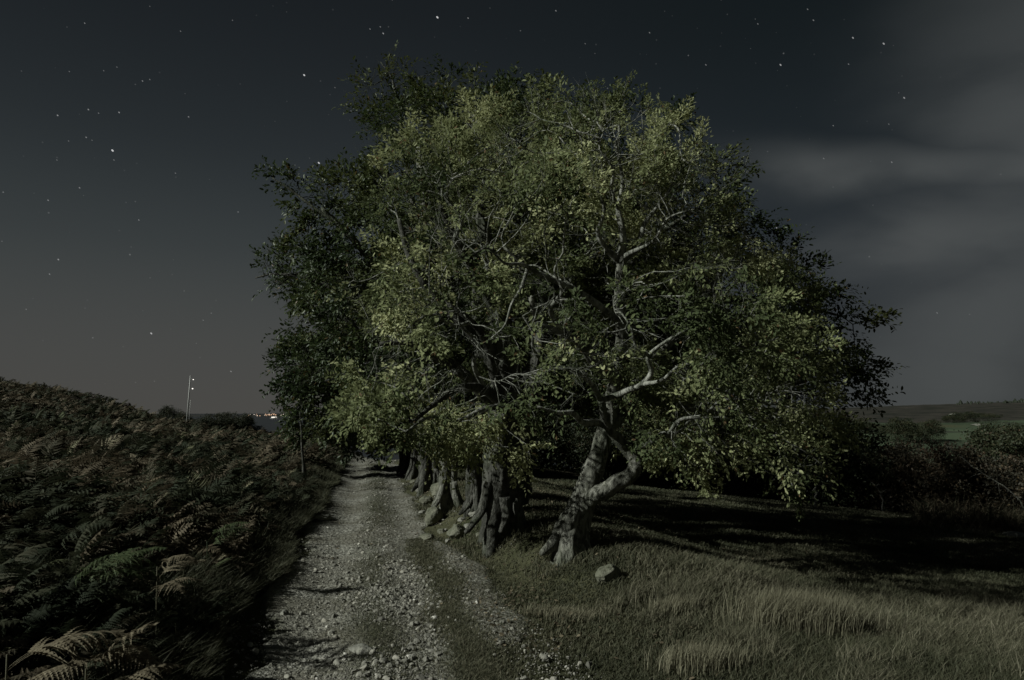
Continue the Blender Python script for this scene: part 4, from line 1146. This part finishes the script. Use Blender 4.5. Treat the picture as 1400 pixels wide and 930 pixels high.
# ------------------------------------------------------------------ scrub
def shrub_parts(seed, w, h, leafsz, nleaf, stems=7):
    """leafy shrub in local space: stems and a ragged crown"""
    g = np.random.default_rng(seed)
    mb = MB(); tips = []
    lobes = []
    for k in range(stems * 2):
        a = g.uniform(0, 6.28); rr = g.uniform(.1, .85) ** .7; ex = np.array((math.cos(a) * rr * w * .5, math.sin(a) * rr * w * .5, h * g.uniform(.45, .92) * (1 - .35 * rr * rr)))
        mid = ex * np.array((.35, .35, .5)) + g.normal(0, .08, 3)
        pts, rd = smooth_poly([ex * 0 + (g.normal(0, .06), g.normal(0, .06), -.1), mid, ex], [.028, .018, .005], 4)
        pts[1:-1] += g.normal(0, .03, (len(pts) - 2, 3)); mb.add(*tube(pts, rd, 5)); lobes.append((ex, g.uniform(.22, .42) * w * .5))
        for _ in range(4):
            d = norm(g.normal(0, 1, 3) + np.array((0, 0, .6))); s0 = pts[len(pts) // 2 + int(g.integers(0, 4))]
            mb.add(*tube(np.array([s0, s0 + d * .25 + g.normal(0, .04, 3), s0 + d * g.uniform(.4, .8)]), [.009, .006, .002], 4))
    P_ = []
    for (c, r_) in lobes:
        k = nleaf // len(lobes); sub = max(6, k // 28)
        d = norm(g.normal(0, 1, (sub, 3))) * g.uniform(.35, 1.1, (sub, 1)) * r_; d[:, 2] *= .8
        q = c + d
        P_.append(np.repeat(q, k // sub, 0) + g.normal(0, .085, (sub * (k // sub), 3)) * np.array((1.3, 1.3, .8)))
    # skirt so the shrub is leafy to the ground
    k = nleaf // 3; a = g.uniform(0, 6.28, k); rr = g.uniform(.5, 1, k) * w * .5
    P_.append(np.stack([rr * np.cos(a), rr * np.sin(a), g.uniform(.02, .6, k) * h], -1))
    p = np.concatenate(P_); k = len(p); p[:, 2] = np.maximum(p[:, 2], .02)
    tint = np.clip(.45 + (fbm(p[:, 0] * 2 + seed, p[:, 2] * 2, 3) - .5) * 1.2 + g.normal(0, .15, k), 0, .9); tint = np.where(g.random(k) < .03, 1, tint)
    V, F, T = leaves_mesh(p, g.normal(0, 1, (k, 3)), g.normal(0, .6, (k, 3)) + np.array((0, 0, .7)), leafsz * g.uniform(.6, 1.3, k), tint)
    return mb, V, F, T
protos = []
for i in range(5):
    mb, V, F, T = shrub_parts(200 + i, 3.0 + .3 * i, 2.3 + .15 * (i % 3), .085, 9000)
    protos.append((mb, V, F, T))
scrub_meshes = {}
def place_shrub(i, red, x, y, sc_, rz, label, group, name='shrub', wide=1.0):
    mb, V, F, T = protos[i]
    e = empty(name, (x, y, H(x, y) - .05)); e.rotation_euler = (0, 0, rz); e.scale = (sc_ * wide, sc_ * wide, sc_)
    tag(e, label, 'shrub', group)
    key = (i, red)
    if key not in scrub_meshes:
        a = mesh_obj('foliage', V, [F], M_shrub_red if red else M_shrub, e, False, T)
        b = mb.build('stems', M_twigd, e)
        scrub_meshes[key] = (a, b)
    else:
        for src in scrub_meshes[key]:
            c_ = src.copy(); col.objects.link(c_); c_.parent = e
G_ = 'thorn scrub along the far side of the meadow'
shr = []
g = np.random.default_rng(9)
for px in range(700, 1420, 42):
    D = 20.5 + g.uniform(-1, 1) + (2.5 if px < 900 else 0) - 1.5 * (px > 1250); shr.append((px + g.uniform(-10, 10), D, g.uniform(.72, .92)))
for px in range(860, 1500, 52):
    D = 24.5 + g.uniform(-1, 1.5); shr.append((px + g.uniform(-12, 12), D, g.uniform(.68, .85) if px > 1120 else g.uniform(.95, 1.2)))
for px in range(900, 1500, 75):
    D = 31 + g.uniform(-2, 2); shr.append((px + g.uniform(-12, 12), D, g.uniform(.7, .9) if px > 1150 else g.uniform(1.3, 1.6)))
for px in range(600, 960, 48): shr.append((px, 27 + g.uniform(-1, 1), g.uniform(1.5, 1.9)))
for (px, D, sc_) in shr:
    x = (px - 700) / FPX * D * 1.0; red = (px > 1200 and g.random() < .75)
    if red: lab = 'brown leaved thorn shrub in the scrub belt at the right of the meadow'
    elif px > 1000: lab = 'dark green thorn shrub in the scrub belt behind the meadow'
    else: lab = 'black shadowed thorn shrub seen beneath the beech branches'
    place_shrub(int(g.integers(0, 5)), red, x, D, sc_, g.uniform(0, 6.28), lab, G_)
place_shrub(2, False, (1400 - 700) / FPX * 26, 26, 1.35, .3, 'tallest dark thorn shrub, reaching above the field at the right end of the scrub', None)
# valley bushes beyond the scrub
for k, (px, D, s_, w_) in enumerate([(1240, 330, 5.5, 1.2), (1222, 345, 4.5, 1.3), (1258, 350, 4.5, 1.2), (1245, 120, 1.6, 1.6), (1215, 118, 1.5, 1.5), (1275, 122, 1.3, 1.4), (1150, 260, 4, 1.5), (1130, 250, 4.5, 1.2), (1180, 420, 4, 1.6),
                        (1330, 560, 4, 2), (1300, 560, 3, 2), (1385, 210, 5, 1.2), (1398, 190, 6, 1.1), (1100, 180, 3.5, 1.4), (1165, 150, 2.2, 1.5)]):
    x = (px - 700) / FPX * D
    place_shrub(k % 5, False, x, D, s_, k * 1.7, 'dark rounded bush standing in the distant valley fields', 'bushes in the valley fields', 'bush', w_)
# pale walls / outcrops in the valley fields
for (px, py, sz, lab) in [(1338, 582, (5, 3, .8), 'pale rock outcrop on the valley field'), (1303, 570, (2.5, 2, 1.5), 'small pale rock outcrop on the distant slope')]:
    b = G(px, py); k = b[1] / 400; rock('rock_outcrop', b, (sz[0] * k, sz[1] * k, sz[2] * k), px, M_rock, lab, 'rock', None, .3)
# skyline conifers, read as one far wood
def far_wood():
    g = np.random.default_rng(12); mb = MB()
    for k in range(110):
        px = 1300 + 200 * g.random() ** .8 + g.normal(0, 6); D = g.uniform(1150, 1230); x = (px - 700) / FPX * D; z = H(x, D); hh = g.uniform(1.5, 5) + 3 * (fbm(px / 14, 0, 2) > .55)
        n = 7; a = np.linspace(0, 6.28, n + 1)[:-1]
        V = [(x + g.uniform(.8, 1.2) * hh * .45 * math.cos(t), D + hh * .45 * math.sin(t), z - 1) for t in a] + [(x + g.uniform(.8, 1.2) * hh * .3 * math.cos(t), D + hh * .3 * math.sin(t), z + hh * .5) for t in a] + [(x, D, z + hh)]
        q = [(i, (i + 1) % n, n + (i + 1) % n, n + i) for i in range(n)]; t = [(n + i, n + (i + 1) % n, 2 * n) for i in range(n)]
        mb.add(np.array(V), q, t)
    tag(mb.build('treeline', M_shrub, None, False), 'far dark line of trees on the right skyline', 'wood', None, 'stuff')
far_wood()

def bare_branch(name, pts, r0, label, cat, mat, twigs=0, seed=1):
    g = np.random.default_rng(seed); pts = np.array(pts); p, r_ = smooth_poly(pts, np.linspace(r0, r0 * .25, len(pts)), 5)
    p[1:-1] += g.normal(0, r0 * .6, (len(p) - 2, 3))
    e = empty(name, pts[0]); tag(e, label, cat)
    mb = MB(); mb.add(*tube(p, r_, 8)); mb.build('stem', mat, e, origin=pts[0])
    for k in range(twigs):
        i = int(g.integers(len(p) // 3, len(p) - 1)); d = norm(g.normal(0, 1, 3) + np.array((0, 0, .5))); L_ = g.uniform(.2, .5) * np.linalg.norm(pts[-1] - pts[0]) * .5
        tb = MB(); tb.add(*tube(np.array([p[i], p[i] + d * L_ * .5 + g.normal(0, .05, 3) * L_, p[i] + d * L_]), [r_[i] * .6, r_[i] * .4, r_[i] * .15], 5)); tb.build('twig', mat, e, origin=pts[0])
b = P(1420, 700, 17); b[2] = H(b[0], b[1])
bare_branch('dead_branch', [b, P(1385, 675, 17.0), P(1350, 652, 17.2), P(1318, 628, 17.4), P(1290, 607, 17.6)], .018, 'long bare branch arching out of the scrub at the right', 'branch', M_barkd, 5, 3)
b = P(1115, 700, 18); b[2] = H(b[0], b[1])
bare_branch('dead_branch', [b, P(1115, 675, 18), P(1114, 666, 18), P(1123, 664, 18)], .035, 'short pale forked dead branch in front of the dark scrub', 'branch', M_bark, 5, 4)
b = P(1206, 700, 18.5); b[2] = H(b[0], b[1])
bare_branch('dead_branch', [b, P(1206, 680, 18.5), P(1200, 668, 18.5), P(1190, 658, 18.5)], .022, 'thin grey leaning stem at the foot of the dark green scrub', 'branch', M_twig, 3, 5)
# dry weeds in front of the scrub at the right
def weeds():
    g = np.random.default_rng(21); n = 3500; px = 1235 + 260 * g.random(n) ** .8; D = g.uniform(15.5, 18.5, n); x = (px - 700) / FPX * D
    v, q, t, ti = blades(n, x, D, .5 * g.uniform(.2, 1.2, n) * (.5 + fbm(x, D, 2)), np.full(n, .018), 1.3, g, np.clip(g.normal(.55, .2, n), 0, 1))
    o = mesh_obj('undergrowth', v, [q, t], M_fern, None, False, np.concatenate([ti, ti])); tag(o, 'dry brown weeds along the foot of the scrub', 'weeds', None, 'stuff')
weeds()

# ------------------------------------------------------------------ mast and hilltop bushes
def hill_base(px, D):
    x = (px - 700) / FPX * D; return np.array((x, D, H(x, D)))
def skyline_base(px, lo=25, hi=100):
    """where the hill's own brow stands in this direction"""
    best = None
    for D in np.arange(lo, hi, .5):
        x = (px - 700) / FPX * D; z = H(x, D); e = (z - HC) / D
        if best is None or e > best[0]: best = (e, np.array((x, D, z)))
    return best[1]
def mast():
    b = skyline_base(249); b[1] += 1.0; b[2] = H(b[0], b[1]); D = b[1]
    e = empty('mast', b); tag(e, 'thin pale mast with two bright lamps on the hilltop', 'mast')
    hgt = P(252, 514, D)[2] - b[2]
    mb = MB(); mb.add(*tube(np.array([(0, 0, -.1), (.06, 0, hgt * .5), (.12, 0, hgt)]), [.05, .045, .035], 10)); mb.build('pole', M_steel, e)
    for k, (t, r_) in enumerate(((.93, .04), (.76, .048))):
        br = MB(); z = hgt * t; x0 = .12 * t
        br.add(*tube(np.array([(x0, 0, z + .03), (x0 + .1, 0, z + .05), (x0 + .19, 0, z)]), [.012, .012, .02], 6)); br.build('bracket', M_steel, e)
        v, f = ICO2; mesh_obj('lamp', v * np.array((r_, r_, r_ * .8)) + np.array((x0 + .22, 0, z)), [f], M_lampw, e, True)
    ld2 = MB(); ld2.add(*tube(np.array([(.17, 0, 0), (.2, 0, hgt * .4), (.22, 0, hgt * .55)]), [.02, .02, .012], 5)); ld2.build('cable', M_steel, e)
    for k in range(6):
        rg = MB(); z = hgt * (.12 + .08 * k); rg.add(*tube(np.array([(.02, 0, z), (.2, 0, z + .01)]), [.01, .01], 5)); rg.build('rung', M_steel, e)
mast()
def wind_bush(px0, dD, sc_, w_, i, label, group=None, z=-.05):
    b = skyline_base(px0); y = b[1] + dD; x = (px0 - 700) / FPX * y
    place_shrub(i, False, x, y, sc_, px0 * .37, label, group, 'bush', w_)
wind_bush(236, 1.5, .78, .8, 0, 'windswept dark bush on the hilltop, left of the mast foot')
wind_bush(258, 1.7, .6, .7, 3, 'small dark bush on the hilltop just right of the mast foot')
for k, (px, s_, w_) in enumerate([(276, .24, 1.6), (290, .32, 1.4), (303, .38, 1.3), (313, .34, 1.5), (323, .36, 1.4), (331, .42, 1.0), (345, .26, 1.5)]):
    wind_bush(px, 1.0, s_ * 1.55, w_ * .75, k % 5, 'low dark bush on the hill brow between the mast and the town lights', 'bushes on the hill brow')

# ------------------------------------------------------------------ town lights and ship
g = np.random.default_rng(31)
lv, lf = ICO0
shared = {}
def town_light(x, y, z, r_, mat, o_name='town_light'):
    key = mat.name
    if key not in shared:
        o = mesh_obj(o_name, lv, [lf], mat, None, True); shared[key] = o
    else:
        o = shared[key].copy(); col.objects.link(o)
    o.location = (x, y, z); o.scale = (r_ * 1.5, r_, r_)
    tag(o, 'tiny warm town light on the far shore across the water', 'town light', 'town lights on the far shore')
for k in range(46):
    px = g.uniform(338, 396) if k < 38 else g.uniform(396, 430); py = 567.2 + g.normal(0, .8)
    if k % 4 == 0: px = 372 + g.normal(0, 7)
    p = P(px, py, 12100); town_light(p[0], p[1], max(p[2], SEA + 12), g.uniform(3, 6.5), M_town_w if g.random() < .35 else M_town_o)
def ship():
    p = P(375, 572.3, 8600); e = empty('ship', (p[0], p[1], SEA)); tag(e, 'brightly lit ship on the dark water below the town lights', 'ship')
    L = 52; hull = []
    for k in range(9):
        t = k / 8; x = (t - .5) * 2 * L; w = 9 * math.sin(math.pi * min(max(t, .06), .94)) ** .5
        hull.append([(x, -w, 9 + 2 * abs(t - .5)), (x, -w * .6, -2), (x, w * .6, -2), (x, w, 9 + 2 * abs(t - .5))])
    V = np.array(hull).reshape(-1, 3); q = []
    for k in range(8):
        for j in range(4): q.append((k * 4 + j, k * 4 + (j + 1) % 4, k * 4 + 4 + (j + 1) % 4, k * 4 + 4 + j))
    q.append((0, 1, 2, 3)); q.append((32, 35, 34, 33))
    mesh_obj('hull', V, [np.array(q)], M_steel, e)
    def box(c, h): 
        v = np.array([(x, y, z) for x in (-1, 1) for y in (-1, 1) for z in (-1, 1)]) * np.array(h) + np.array(c)
        return v, np.array([(0, 1, 3, 2), (4, 6, 7, 5), (0, 4, 5, 1), (2, 3, 7, 6), (0, 2, 6, 4), (1, 5, 7, 3)])
    mb = MB(); v, q2 = box((0, 0, 17), (36, 6, 7)); mb.add(v, q2); v, q2 = box((-10, 0, 27), (8, 4, 4)); mb.add(v, q2); mb.build('superstructure', M_steel, e, False)
    for k in range(3):
        mb = MB(); v, q2 = box((0, -6.6, 12.5 + k * 4.6), (34, .5, 1.7)); mb.add(v, q2); mb.build('lit_deck', M_shipl, e, False)
ship()
